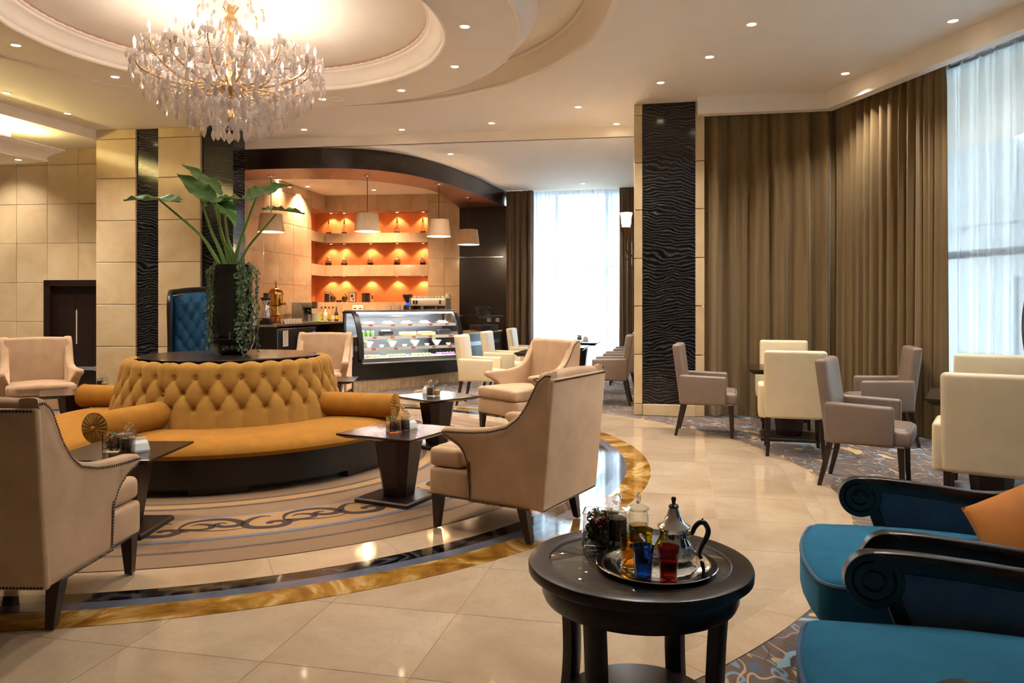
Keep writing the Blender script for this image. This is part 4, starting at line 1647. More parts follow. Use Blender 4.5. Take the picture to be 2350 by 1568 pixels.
def blue_chair():
    t = thing('wingback_armchair', 'x', 'armchair')
    # cushion
    def cu(p):
        k = max(0, 1 - (p.x / .38) ** 2) * max(0, 1 - (p.y / .435) ** 2)
        return (p.x * (1 - .05 * sm(0, -.4, p.y)), p.y + (.055 * max(0, 1 - (p.x / .372) ** 2) - .03) * sm(.1, .40, p.y), p.z + (.06 * k if p.z > 0 else 0))
    sc_ = MB().rbox((0, .135, .395), (.745, .87, .17), .045, 5, fn=cu, cuts=5).build('seat_cushion', 'teal_velvet', t, angle=180)
    # piping round the upper cushion edge
    pts = []
    hx, hy, cr = .368, .430, .05
    for (cx, cy, a0) in ((hx - cr, hy - cr, 0), (-hx + cr, hy - cr, 90), (-hx + cr, -hy + cr, 180), (hx - cr, -hy + cr, 270)):
        for k_ in range(5):
            a = radians(a0 + 90 * k_ / 4)
            yy_ = cy + cr * sin(a)
            pts.append((cx + cr * cos(a), .135 + yy_ + (.055 * max(0, 1 - ((cx + cr * cos(a)) / .372) ** 2) - .03) * sm(.1, .40, yy_), .463))
        if a0 == 0:
            pts += [(hx - cr - (2 * hx - 2 * cr) * q / 8, .135 + hy + .055 * (1 - ((hx - cr - (2 * hx - 2 * cr) * q / 8) / .372) ** 2) - .03, .463) for q in range(1, 8)]
    MB().tube(pts + pts[:2], .007, 6, False).build('piping', 'navy_velvet', sc_)
    MB().rbox((0, .06, .245), (.74, .76, .15), .02, 3).build('seat_base', 'navy_velvet', t, angle=60)
    # back
    def bkf(sgn):
        def fn(u, v):
            x = -.395 + .79 * u
            z = .36 + 1.17 * v
            top = .05 * (1 - (x / .37) ** 2) - .02
            z2 = .36 + (1.17 + top) * v
            y = -.40 - .10 * v + (.04 * (1 - (x / .37) ** 2))
            e = min(1, min(u, 1 - u) * 9) * min(1, (1 - v) * 9)
            if sgn > 0:
                y += plan_tuft(x, z, .15, .125, 1.42, 7, .035) * e - .03 * (1 - e)
            else:
                y -= .10
            return (x, y, z2)
        return fn
    b = MB().grid(bkf(1), 44, 80).build('tufted_back', 'blue_velvet', t, angle=180)
    bt = MB().ball((0, 0, 0), .012, 8, 5, (1, .6, 1)).mesh('button', 'blue_velvet')
    for r_ in range(7):
        for i in range(-2, 3):
            x = (i + (.5 if r_ % 2 else 0)) * .15
            if abs(x) > .33:
                continue
            z = 1.42 - r_ * .125
            v = (z - .36) / 1.17
            link('button', bt, b, (x, -.40 - .10 * v + .04 * (1 - (x / .37) ** 2) - .012, .36 + (1.17 + .05 * (1 - (x / .37) ** 2) - .02) * v))
    m = MB().grid(bkf(-1), 8, 8)
    m.build('outside_back', 'navy_velvet', t, angle=180)
    # side frames: arm rail with scroll, wing rail and front post as one timber piece
    for sx in (-1, 1):
        X = sx * .41
        rail = crom([(X, .345, .646), (X, .25, .646), (X, .08, .634), (X, -.10, .618), (X, -.22, .632), (X, -.30, .69), (X, -.335, .80), (X, -.335, .95), (X, -.305, 1.12), (X, -.28, 1.28), (X, -.29, 1.42), (X, -.34, 1.52), (X, -.43, 1.565), (X, -.52, 1.56)], 6)
        fr = MB().tube(rail, 1.0, 16, True, flat=(.024, .029))
        fr.tube(crom([(X, .31, .60), (X, .285, .52), (X, .25, .42), (X, .22, .30), (X, .215, .18)], 5), 1.0, 12, True, flat=(.022, .022))
        f = fr.build('arm_frame', 'frame_wood', t, angle=45)
        # scroll disc
        R = .082
        n = 40
        d = MB()
        for s_, xo in ((-1, -.037), (1, .037)):
            pass
        prof = [(.0005, -.022), (.024, -.023), (.030, -.019), (.033, -.024), (.052, -.024), (.056, -.020), (.060, -.0255), (.080, -.0255), (R, -.023), (R, .023), (.080, .0255), (.060, .0255), (.056, .020), (.052, .024), (.033, .024), (.030, .019), (.024, .023), (.0005, .022)]
        for i in range(n):
            a = 2 * pi * i / n
            for r_, x in prof:
                k_ = 1 + .06 * a / (2 * pi) * (1 if .02 < r_ < .07 else 0)
                d.v.append((X + x, .345 + r_ * k_ * cos(a + 1.2), .592 + r_ * k_ * sin(a + 1.2)))
        w = len(prof)
        d.f += [(i * w + q, ((i + 1) % n) * w + q, ((i + 1) % n) * w + q + 1, i * w + q + 1) for i in range(n) for q in range(w - 1)]
        d.build('arm_scroll', 'frame_wood', f, angle=35)
        # upholstered arm panel, and wing
        def pf(o):
            def fn(u, v):
                z = .20 + (.655 - .20) * v
                y0 = -.46 - .02 * v
                zc = (z - .18) / .42
                y1 = .205 + .085 * max(0, zc) ** 1.6
                y = y0 + (y1 - y0) * u
                if v > .93:
                    z = min(z, .655 if y > .0 else .632)
                e = min(1, min(u, 1 - u) * 10) * min(1, min(v, 1 - v) * 8)
                return (X + o * (.012 + .010 * e), y, z)
            return fn
        for o in (-1, 1):
            MB().grid(pf(o), 12, 10).build('arm_panel', 'navy_velvet', t, angle=180)

        def wf(o):
            ry = [p.y for p in rail]
            rz_ = [p.z for p in rail]

            def edge(z):
                best = -.32
                for a, c in zip(rail[len(rail) // 3:], rail[len(rail) // 3 + 1:]):
                    if min(a.z, c.z) <= z <= max(a.z, c.z) and abs(a.z - c.z) > 1e-5:
                        return a.y + (c.y - a.y) * (z - a.z) / (c.z - a.z)
                return best

            def fn(u, v):
                z = .62 + .93 * v
                y1 = edge(z)
                y0 = -.46 - .11 * v
                y = y0 + (y1 - y0) * u
                return (X + o * .014, y, z)
            return fn
        for o in (-1, 1):
            MB().grid(wf(o), 6, 24).build('wing_panel', 'blue_velvet' if o * sx < 0 else 'navy_velvet', t, angle=180)
        for (y0, y1) in ((.25, .27), (-.42, -.50)):
            MB().loft([[(sx * .34 + a * w, yy + b_ * w, z) for a, b_ in ((-.5, -.5), (.5, -.5), (.5, .5), (-.5, .5))] for (w, yy, z) in ((.035, y1, 0), (.055, y0, .20))]).build('leg', 'frame_wood', t, smooth=False)
    MB().tube(crom([(-.41, -.52, 1.555), (-.2, -.53, 1.585), (0, -.53, 1.595), (.2, -.53, 1.585), (.41, -.52, 1.555)], 6), 1.0, 12, True, flat=(.02, .04)).build('top_rail', 'frame_wood', t, angle=45)
    return t


bc = blue_chair()
fd = Vector((-.948, .318))


def chair_at(arm_px, arm_py, f, which):
    """place so that the top of the scrolled arm end (local (+-.375,.345,.675)) lands at the given spot"""
    p = at(arm_px, arm_py, .675)
    rz = face(f.x, f.y)
    loc = Vector((which * .41, .345))
    q = Vector((loc.x * cos(rz) - loc.y * sin(rz), loc.x * sin(rz) + loc.y * cos(rz)))
    return Vector((p.x - q.x, p.y - q.y)), rz


pc, rz1 = chair_at(1972, 1094, fd, 1)
BC1 = place(bc, True, (pc.x, pc.y, 0), rz1, 'teal and navy high-back armchair at right whose scrolled arm hides the dining chairs')
fd2 = Vector((-.97, .243))
pc2, rz2 = chair_at(2003, 1263, fd2, 1)
BC2 = place(bc, False, (pc2.x, pc2.y, 0), rz2, 'nearest teal high-back armchair cut by the lower right frame corner')
BC3 = place(bc, False, (-4.12, 10.05, .0155), face(.28, -.96), 'dark blue tufted high-back armchair behind the black vase')


# ---- loose cushions
def pillow(name, mat, loc, rot, label, w=.38, th=.085):
    def fn(sg):
        def f(u, v):
            x, y = (u - .5) * 2, (v - .5) * 2
            k = (max(0, 1 - x * x) * max(0, 1 - y * y)) ** .42
            s = 1 - .06 * (1 - abs(x) ** 2) * (1 if abs(y) > .5 else .5)
            wr = .006 * sin(9 * x + 4 * y) * (1 - k)
            return (x * w / 2 * (1 - .07 * (1 - y * y)), y * w / 2 * (1 - .07 * (1 - x * x)), sg * (th * k + wr * .3))
        return f
    m = MB().grid(fn(1), 22, 22).grid(fn(-1), 22, 22)
    o = m.build(name, mat, None, loc, angle=180)
    o.rotation_euler = rot
    return tag(o, label, 'cushion')


def in_chair(c, x, y, z, tilt, spin, lab, yaw=0.):
    M = Matrix.Translation(c.location) @ Matrix.Rotation(c.rotation_euler.z, 4, 'Z')
    R = Matrix.Rotation(c.rotation_euler.z + yaw, 4, 'Z') @ Matrix.Rotation(tilt, 4, 'X') @ Matrix.Rotation(spin, 4, 'Z')
    return pillow('cushion', 'orange_silk', M @ Vector((x, y, z)), R.to_euler(), lab)


in_chair(BC1, .03, -.18, .59, radians(-62), radians(38), 'orange cushion standing on its point in the teal armchair at right', radians(48))
in_chair(BC1, -.12, -.38, .64, radians(-66), radians(30), 'orange cushion behind another in the teal armchair, cut by the frame edge', radians(35))
in_chair(BC2, .03, -.25, .60, radians(-62), radians(38), 'orange cushion in the nearest armchair at the lower right corner', radians(48))
in_chair(BC3, .0, .05, .59, radians(-25), radians(3), 'orange cushion lying in the blue tufted chair behind the vase')

# ================================================================== VASE, PLANT, IVY
ZT = .0155 + .9285
vase = tag(MB().lathe([(.001, 0), (.10, 0), (.125, .01), (.165, .05), (.187, .11), (.193, .16), (.19, .25), (.182, .5), (.170, .80), (.166, .825), (.158, .825), (.150, .79), (.15, .74), (.001, .74)], 64).build('floor_vase', 'black_gloss', None, (CEN.x + .02, CEN.y, ZT), angle=50),
           'tall glossy black vase on the sofa table', 'vase')
plant = thing('elephant_ear_plant', 'elephant ear plant with long stems and broad green leaves in the black vase', 'plant', (CEN.x + .02, CEN.y, ZT + .74))


def leaf_mesh(tip, back, joint, normal, width, droop=.06, fold=.10):
    """heart shaped leaf blade; points given relative to plant origin"""
    tip, back, joint, n = Vector(tip), Vector(back), Vector(joint), Vector(normal).normalized()
    ax = tip - back
    L = ax.length
    m = ax / L
    sd = m.cross(n).normalized()
    n = sd.cross(m).normalized()
    prof = [(0, .10), (.04, .42), (.10, .66), (.2, .90), (.32, 1.0), (.45, .95), (.58, .80), (.70, .60), (.82, .36), (.92, .15), (1, .0)]

    def wd_(u):
        for (a, b), (c, d) in zip(prof, prof[1:]):
            if u <= c:
                return b + (d - b) * (u - a) / (c - a)
        return 0

    def fn(u, v):
        q = (v - .5) * 2
        w = wd_(u) * width / 2
        uu = u
        # notch between the back lobes
        if u < .24:
            w_in = (.24 - u) / .24 * .10 * width
            s = math.copysign(w_in + (w - w_in) * abs(q), q) if abs(q) > 1e-6 else 0
        else:
            s = w * q
        f = abs(q)
        h = fold * width * (f ** 1.3) * (1 if u > .1 else .6) - droop * L * (u - .3) ** 2 * 2 + .012 * sin(u * 38) * f * (1 - u) + .015 * sin(u * 15 + q * 3) * f
        p = back + m * (uu * L) + sd * s + n * h
        return tuple(p)
    return MB().grid(fn, 26, 12)


PO = Vector((CEN.x + .02, CEN.y, ZT + .74))


def pl(px, py, d):
    return wp(px, py, d) - PO


LV = [  # tip, back, joint, normal, width, stem mid
    ((283, 452, 7.15), (414, 463, 6.9), (366, 459, 6.98), (.05, -.25, 1), .24, (455, 535, 7.0), 1.0),
    ((403, 393, 6.95), (497, 468, 6.8), (458, 452, 6.85), (.35, -1.0, .55), .15, (485, 530, 6.95), 1.0),
    ((418, 370, 7.35), (508, 446, 7.1), (480, 424, 7.15), (.75, -.6, .5), .15, (505, 520, 7.08), .9),
    ((668, 420, 7.0), (557, 457, 6.8), (590, 449, 6.88), (-.25, -.75, .75), .18, (556, 540, 6.98), 1.15),
    ((699, 487, 6.95), (600, 481, 6.75), (633, 493, 6.85), (.0, -.15, 1), .22, (575, 560, 6.95), .9),
    ((553, 449, 6.6), (474, 469, 6.95), (500, 470, 6.9), (-.1, -.5, .9), .16, (508, 540, 7.0), 1.0),
    ((543, 516, 6.55), (500, 452, 6.85), (514, 470, 6.8), (.75, -.85, .2), .15, (522, 545, 6.98), 1.0)]
for i, (tp, bk, jt, nr, wdt, md, sr) in enumerate(LV):
    jp = pl(*jt)
    m3 = leaf_mesh(pl(*tp), pl(*bk), jp, nr, wdt * 1.18)
    ob = m3.build('leaf', 'leaf_green', plant, angle=180)
    base = Vector(((i - 3) * .018, .02 * (i % 3 - 1), -.03))
    pts = crom([base, base.lerp(pl(*md), .5) + Vector((0, 0, .03)), pl(*md), jp], 8)
    n = len(pts)
    MB().tube(pts, [(.021 - .012 * k_ / (n - 1)) * sr for k_ in range(n)], 10).build('stem', 'stem_green', plant)
MB().lathe([(.001, .015), (.10, .012), (.148, .0)], 24).build('soil', 'soil', plant)

rnd = random.Random(4)
lf = [(0, 0, 0), (.45, .25, .06), (.30, .55, .03), (.62, .8, -.02), (.18, .75, .05), (0, 1.15, -.05), (-.18, .75, .05), (-.62, .8, -.02), (-.30, .55, .03), (-.45, .25, .06)]


def ivy(name, label, a0, a1, n_str, zmin, spread, seed):
    rnd = random.Random(seed)
    t = thing(name, label, 'plant', (CEN.x + .02, CEN.y, ZT))
    leaves, vines = MB(), MB()
    for s in range(n_str):
        a = radians(rnd.uniform(a0, a1))
        L = rnd.uniform(.35, 1.0)
        pts = []
        z = .84
        r = .14
        zend = max(zmin, .84 - L * .92)
        k = 0
        while z > zend:
            rr = r + .035 + spread * max(0, (.8 - z)) ** 1.3 * rnd.uniform(.6, 1.2)
            if z > .80:
                rr = .15 + .04 * (0.84 - z) / .04
            lim = .205 + .02 * rnd.random()
            rr = max(rr, lim) if z < .8 else rr
            aa = a + radians(5) * sin(k * .6 + s)
            pts.append((rr * cos(aa), rr * sin(aa), z))
            z -= .035
            k += 1
        if len(pts) < 3:
            continue
        vines.tube(pts, .002, 4, False)
        for p in pts:
            for _ in range(3):
                sz = rnd.uniform(.016, .030)
                ax = Matrix.Rotation(rnd.uniform(0, 6.28), 3, 'Z') @ Matrix.Rotation(rnd.uniform(-.9, .9), 3, 'Y') @ Matrix.Rotation(rnd.uniform(1.6, 3.0), 3, 'X')
                aa = atan2(p[1], p[0])
                ax = Matrix.Rotation(aa + pi / 2 + rnd.uniform(-.8, .8), 3, 'Z') @ Matrix.Rotation(-rnd.uniform(.9, 2.0), 3, 'X') @ Matrix.Rotation(rnd.uniform(-.6, .6), 3, 'Z')
                c = Vector(p) + Vector((rnd.uniform(-.018, .018), rnd.uniform(-.018, .018), rnd.uniform(-.02, .02)))
                vs = [c + ax @ Vector((x * sz, y * sz, z_ * sz)) for x, y, z_ in lf]
                leaves.add(vs, [tuple(range(10))])
    stuff(leaves.build('ivy_leaves', 'ivy_green', t, smooth=False))
    stuff(vines.build('vines', 'ivy_green', t))
    return t


ivy('trailing_ivy', 'ivy trailing down the left side of the black vase', 165, 232, 11, .05, .07, 1)
ivy('trailing_ivy', 'ivy trailing down the right side of the black vase', -58, 15, 15, .01, .06, 2)

# ================================================================== CHANDELIER
CH = thing('crystal_chandelier', 'large gold and crystal chandelier with candle lamps', 'chandelier', (CEN.x, CEN.y, 0))
MB().lathe([(.001, 3.08), (.03, 3.09), (.05, 3.13), (.03, 3.2), (.02, 3.3), (.05, 3.34), (.11, 3.37), (.12, 3.40), (.05, 3.43), (.022, 3.5), (.02, 3.9), (.035, 3.95), (.06, 4.0), (.065, 4.04), (.03, 4.08), (.022, 4.15), (.05, 4.2), (.05, 4.25), (.015, 4.3), (.012, 4.64), (.06, 4.65), (.07, 4.668), (.001, 4.67)], 24).build('column', 'gold_pale', CH)
crys = MB()
for (r, z) in ((.001, 0), (.004, -.004), (.006, -.012), (.013, -.028), (.020, -.048), (.019, -.062), (.010, -.082), (.001, -.092)):
    crys.v += [(r * cos(2 * pi * i / 6), r * .62 * sin(2 * pi * i / 6), z) for i in range(6)]
crys.f += [(q * 6 + i, q * 6 + (i + 1) % 6, (q + 1) * 6 + (i + 1) % 6, (q + 1) * 6 + i) for q in range(7) for i in range(6)]
CRY = crys.mesh('crystal_drop', 'crystal', False)
BALL = MB().ball((0, 0, -.03), .03, 8, 6).mesh('crystal_ball', 'crystal', False)
bead = MB()


def chain(p, q, sag, n, m=bead):
    p, q = Vector(p), Vector(q)
    for i in range(n + 1):
        t = i / n
        c = p.lerp(q, t) + Vector((0, 0, -sag * 4 * t * (1 - t)))
        r = .008
        m.add([c + Vector(v) * r for v in ((1, 0, 0), (0, 1, 0), (-1, 0, 0), (0, -1, 0), (0, 0, 1), (0, 0, -1))],
              [(0, 1, 4), (1, 2, 4), (2, 3, 4), (3, 0, 4), (1, 0, 5), (2, 1, 5), (3, 2, 5), (0, 3, 5)])


n_drop = [0]


def drop(a, r, z, s=1.0):
    n_drop[0] += 1
    o = link('crystal_drop', CRY, CH, (r * cos(a), r * sin(a), z), a + pi / 2 + rnd.uniform(-.5, .5))
    o.scale = (s, s, s)


CUP = MB().lathe([(.012, -.012), (.03, -.010), (.05, .002), (.062, .02), (.066, .026), (.058, .022), (.045, .008), (.014, .0)], 16, mod=lambda r, z, a: r * (1 + .07 * sin(8 * a) * (r > .04))).mesh('drip_dish', 'crystal')
SLV = MB().lathe([(.001, 0), (.013, 0), (.013, .085), (.001, .085)], 10).mesh('candle_sleeve', 'white_china')
BUL = MB().lathe([(.001, 0), (.008, .004), (.013, .018), (.012, .034), (.006, .052), (.001, .066)], 10).mesh('bulb', 'bulb_glow')


def arm(a, r, z_cup, z0, r0, rad, drops):
    pts = crom([(r0, 0, z0), (r0 + (r - r0) * .25, 0, z0 - .07), (r0 + (r - r0) * .6, 0, z0 - .06), (r0 + (r - r0) * .93, 0, z_cup - .12), (r, 0, z_cup - .012)], 6)
    o = MB().tube(pts, rad, 6).build('arm', 'gold_pale', CH, rz=a)
    c, s = cos(a), sin(a)
    link('drip_dish', CUP, CH, (r * c, r * s, z_cup))
    link('candle_sleeve', SLV, CH, (r * c, r * s, z_cup))
    link('bulb', BUL, CH, (r * c, r * s, z_cup + .085))
    for k_ in range(drops):
        b = a + 2 * pi * k_ / drops
        n_drop[0] += 1
        o = link('crystal_drop', CRY, CH, (r * c + .062 * cos(b), r * s + .062 * sin(b), z_cup + .018), b)
        o.scale = (.75, .75, .75)
    L = bpy.data.lights.new('lamp', 'POINT')
    L.energy, L.color, L.shadow_soft_size = CHAND_E, (1, .78, .62), .03
    link('lamp', L, CH, (r * c, r * s, z_cup + .13))


for i in range(16):
    a = 2 * pi * (i + .3) / 16
    arm(a, .80 if i % 2 else .76, 3.60 if i % 2 else 3.66, 3.46, .10, .010, 5)
for i in range(8):
    a = 2 * pi * (i + .55) / 8
    arm(a, .46, 3.56, 3.44, .08, .009, 4)
# basket rods, upper crown with curled arms
for i in range(8):
    a = 2 * pi * i / 8 + .2
    MB().tube(crom([(.04, 0, 4.02), (.14, 0, 3.92), (.26, 0, 3.78), (.33, 0, 3.62), (.30, 0, 3.46), (.12, 0, 3.40)], 5), .009, 6).build('basket_rod', 'crystal' if i % 2 else 'gold_pale', CH, rz=a)
    MB().tube(crom([(.03, 0, 4.10), (.10, 0, 4.19), (.20, 0, 4.21), (.27, 0, 4.16), (.29, 0, 4.12)], 5), .008, 6).build('crown_arm', 'gold_pale', CH, rz=a)
    drop(a, .29, 4.115, .9)
    drop(a + .2, .20, 4.19, .8)
    drop(a + .39, .10, 4.0, .9)
# tiers of hanging drops following the bowl outline
for (r, z, n, s) in ((.84, 3.50, 24, 1.2), (.72, 3.36, 24, 1.25), (.60, 3.27, 22, 1.3), (.48, 3.20, 18, 1.4), (.36, 3.13, 14, 1.45), (.24, 3.08, 10, 1.5), (.12, 3.04, 6, 1.4)):
    off = rnd.random()
    for i in range(n):
        a = 2 * pi * (i + off) / n
        drop(a, r, z + rnd.uniform(-.02, .02), s)
        chain((r * cos(a), r * sin(a), z), (r * .92 * cos(a + .1), r * .92 * sin(a + .1), z + .12), .0, 9)
    MB().tube([(r * cos(2 * pi * k_ / 48), r * sin(2 * pi * k_ / 48), z + .003) for k_ in range(49)], .003, 5, False).build('tier_ring', 'crystal', CH)
for i in range(48):
    a, b = 2 * pi * i / 48, 2 * pi * (i + 1) / 48
    chain((.80 * cos(a), .80 * sin(a), 3.58), (.80 * cos(b), .80 * sin(b), 3.58), .05, 8)
    chain((.80 * cos(a), .80 * sin(a), 3.57), (.30 * cos(a), .30 * sin(a), 3.42), .07, 22)
    chain((.58 * cos(a), .58 * sin(a), 3.40), (.30 * cos(a), .30 * sin(a), 3.16), .03, 16)
link('crystal_ball', BALL, CH, (0, 0, 2.98), scale=(1.1, 1.1, 1.1))
for i in range(130):   # loose dressing inside the bowl
    a, r = rnd.uniform(0, 6.28), rnd.uniform(.15, .74)
    s = rnd.uniform(.6, .9)
    if n_drop[0] < 296:
        drop(a, r, 3.24 + .26 * (r / .74) + rnd.uniform(.02, .20), s)
extra = MB()
for _ in range(420):
    a, r = rnd.uniform(0, 6.28), .12 + .72 * sqrt(rnd.random())
    zt = 3.10 + .42 * (r / .84) ** 1.5
    z = zt + rnd.uniform(.0, .26)
    sc_k = rnd.uniform(.7, 1.15)
    M = Matrix.Translation((r * cos(a), r * sin(a), z)) @ Matrix.Rotation(rnd.uniform(0, 6.28), 4, 'Z') @ Matrix.Scale(sc_k, 4)
    extra.add([M @ Vector(v) for v in crys.v], crys.f)
stuff(extra.build('inner_drops', 'crystal', CH, smooth=False))
stuff(bead.build('bead_chains', 'crystal', CH, smooth=False))

# ================================================================== PENDANT LAMPS, SCONCE
SHD = MB().lathe([(.165, .29), (.172, .29), (.21, 0), (.204, 0), (.165, .29)], 40).mesh('lamp_shade', 'shade_linen')
DIF = MB().lathe([(.001, .02), (.198, .02)], 32).mesh('diffuser', 'shade_glow')
CRD = None
pn_ = ['leftmost drum pendant lamp above the bar, partly behind the plant', 'drum pendant lamp hanging in front of the niches', 'third drum pendant lamp, before the stone wall right of the niches', 'rightmost drum pendant lamp before the dark timber wall']
for i, (px, d, zb) in enumerate(((622, 12.3, 2.575), (843, 12.28, 2.58), (1007, 13.1, 2.575), (1075.5, 14.7, 2.56))):
    X = (px - 1175) * d / F
    t = thing('pendant_lamp', pn_[i], 'pendant lamp', (X, d, zb), 0, 'pendant lamps over the bar')
    link('lamp_shade', SHD, t)
    link('diffuser', DIF, t)
    MB().tube([(0, 0, .2), (0, 0, ZS0 - zb)], .006, 6).build('cord', 'bronze_dark', t)
    MB().lathe([(.001, -.045), (.03, -.04), (.06, -.02), (.06, 0), (.001, 0)], 20, (0, 0, ZS0 - zb)).build('ceiling_cap', 'chrome', t)
    MB().lathe([(.012, .2), (.02, .21), (.02, .27), (.012, .29)], 12).build('lamp_holder', 'bronze_dark', t)
    for k_ in range(3):
        a = k_ * 2.094
        MB().tube([(.018 * cos(a), .018 * sin(a), .26), (.166 * cos(a), .166 * sin(a), .28)], .003, 5).build('spider_rod', 'bronze_dark', t)
    L = bpy.data.lights.new('lamp', 'POINT')
    L.energy, L.color, L.shadow_soft_size = 9, (1, .72, .45), .05
    link('lamp', L, t, (0, 0, .12))
    L = bpy.data.lights.new('lamp', 'POINT')
    L.energy, L.color, L.shadow_soft_size = 9, (1, .72, .45), .05
    link('lamp', L, t, (0, 0, -.03))
sc = thing('wall_sconce', 'bronze wall lamp with a frosted tulip shade on the left edge of the black pillar', 'wall lamp', (1.50, 10.02, 2.05))
MB().lathe([(.03, .36), (.05, .37), (.062, .42), (.066, .50), (.082, .56), (.076, .56), (.060, .50), (.055, .42), (.03, .37)], 28, mod=lambda r, z, a: r * (1 + .03 * cos(12 * a))).build('glass_shade', 'sconce_glow', sc)
MB().lathe([(.001, .14), (.014, .15), (.02, .2), (.03, .25), (.062, .34), (.068, .365), (.05, .37), (.001, .37)], 28, mod=lambda r, z, a: r * (1 + .07 * cos(14 * a) * (z > .22))).build('fluted_cup', 'bronze_dark', sc)
MB().tube(crom([(0, 0, .15), (.0, 0, .08), (.03, 0, .02), (.07, 0, .0), (.10, 0, .02)], 6), .014, 8).tube(crom([(.05, 0, .0), (.02, 0, -.05), (-.01, 0, -.06), (-.02, 0, -.03), (0, 0, -.02)], 6), .008, 8).build('arm', 'bronze_dark', sc)
MB().rbox((.085, 0, .03), (.02, .09, .30), .008, 2).build('back_plate', 'bronze_dark', sc)
L = bpy.data.lights.new('lamp', 'POINT')
L.energy, L.color, L.shadow_soft_size = 6, (1, .75, .5), .05
link('lamp', L, sc, (0, 0, .62))

# ================================================================== ROUND SIDE TABLE AND TEA SET
RT = (.397, 2.385)
rt = thing('side_table', 'round dark wooden side table with a glass inset holding the tea set', 'table', (RT[0], RT[1], .004))
MB().lathe([(.277, .598), (.281, .601), (.337, .601), (.343, .598), (.346, .590), (.345, .57), (.335, .563), (.277, .563), (.277, .598)], 96).build('top_ring', 'frame_wood', rt, angle=35)
MB().lathe([(.001, .593), (.278, .593)], 64).build('inset_panel', 'base_wood', rt)
MB().lathe([(.001, .594), (.275, .594), (.2765, .5975), (.274, .5995), (.001, .5995)], 80).build('glass_inset', 'jar_glass', rt)
MB().lathe([(.285, .563), (.297, .56), (.302, .54), (.303, .505), (.296, .488), (.28, .485), (.27, .50), (.27, .56), (.285, .563)], 80).build('apron', 'frame_wood', rt, angle=35)
for i in range(4):
    a = radians(-38 + 90 * i)
    pts = crom([(.262, 0, .50), (.254, 0, .38), (.250, 0, .25), (.262, 0, .12), (.295, 0, .0)], 6)
    MB().tube(pts, 1, 12, True, flat=(.030, .020)).build('leg', 'frame_wood', rt, rz=a, angle=40)
MB().lathe([(.001, .17), (.215, .17), (.232, .166), (.238, .158), (.232, .148), (.001, .148)], 64).build('lower_shelf', 'frame_wood', rt, angle=35)
ZRT = .604 + .0005


def glass_cube(w=.092, h=.112, fill='petals', seed=1):
    t = thing('glass_cube', 'x', 'jar')
    m = MB()
    s, i_ = w / 2, w / 2 - .004
    for (k, z) in ((s, 0), (s, h), (i_, h), (i_, .010)):
        m.v += [(-k, -k, z), (k, -k, z), (k, k, z), (-k, k, z)]
    m.f += [(q * 4 + i, q * 4 + (i + 1) % 4, (q + 1) * 4 + (i + 1) % 4, (q + 1) * 4 + i) for q in range(3) for i in range(4)] + [(3, 2, 1, 0), (12, 13, 14, 15)]
    m.build('glass_box', 'clear_glass', t, smooth=False)
    r = random.Random(seed)
    for mat, n, zlo, zhi in (('moss', 110, .016, h * .55), (fill, 110, h * .22, h * .92), ('leaf_green', 14, h * .8, h * 1.0)):
        mm_ = MB()
        for _ in range(n):
            c = Vector((r.uniform(-.78, .78) * i_, r.uniform(-.78, .78) * i_, r.uniform(zlo, zhi)))
            M = Matrix.Rotation(r.uniform(0, 6.28), 3, 'Z') @ Matrix.Rotation(r.uniform(0, 3.1), 3, 'X')
            z = r.uniform(.008, .015)
            mm_.add([c + M @ Vector(v) * z for v in ((0, -1, .1), (.7, 0, -.15), (0, 1, .15), (-.7, 0, -.1), (0, 0, .35), (0, 0, -.25))], [(0, 1, 4), (1, 2, 4), (2, 3, 4), (3, 0, 4), (1, 0, 5), (2, 1, 5), (3, 2, 5), (0, 3, 5)])
        stuff(mm_.build('potpourri', mat, t, smooth=False))
    return t


def glass_jar(fill, level, seed):
    t = thing('glass_jar', 'x', 'jar')
    MB().lathe([(.001, .0), (.032, .0), (.035, .004), (.035, .085), (.031, .095), (.030, .102), (.034, .106), (.032, .108), (.028, .104), (.029, .094), (.032, .084), (.032, .007), (.001, .006)], 32).build('jar_body', 'jar_glass', t)
    r = random.Random(seed)
    m = MB().lathe([(.001, .008), (.030, .008), (.0305, level - .006), (.02, level), (.001, level + .002)], 20)
    for _ in range(60):
        a, z = r.uniform(0, 6.28), r.uniform(.01, level)
        rr = .029 if z < level - .008 else r.uniform(0, .028)
        m.ball((rr * cos(a), rr * sin(a), z), .0045, 6, 4, (1, 1, .7))
    stuff(m.build('filling', fill, t))
    lid = MB().lathe([(.001, .128), (.008, .126), (.015, .122), (.030, .116), (.038, .110), (.038, .107), (.026, .107), (.026, .100), (.001, .100)], 32).build('lid', 'jar_glass', t)
    MB().tube([(.0145 * cos(2 * pi * k_ / 24), 0, .143 + .0145 * sin(2 * pi * k_ / 24)) for k_ in range(25)], .0042, 8, False).build('ring_handle', 'clear_glass', lid)
    return t


def napkin_holder():
    t = thing('napkin_holder', 'x', 'napkin holder')
    m = MB().loft([[(x * w, y * dp, z) for x, y in ((-1, -1), (1, -1), (1, 1), (-1, 1))] for (w, dp, z) in ((.045, .03, 0), (.045, .03, .012), (.040, .022, .05), (.034, .010, .068))])
    m.build('holder', 'white_china', t, smooth=False)
    MB().box((0, 0, .06), (.060, .010, .05)).build('napkins', 'white_paper', t, smooth=False)
    return t


def setp(o, px, py, z, rz, label, group=None, s=1.0):
    p = at(px, py, z)
    o.location = (p.x, p.y, z)
    o.rotation_euler = (0, 0, rz)
    o['label'] = label
    if s != 1.0:
        o.scale = (s, s, s)
    if group:
        o['group'] = group
    return o


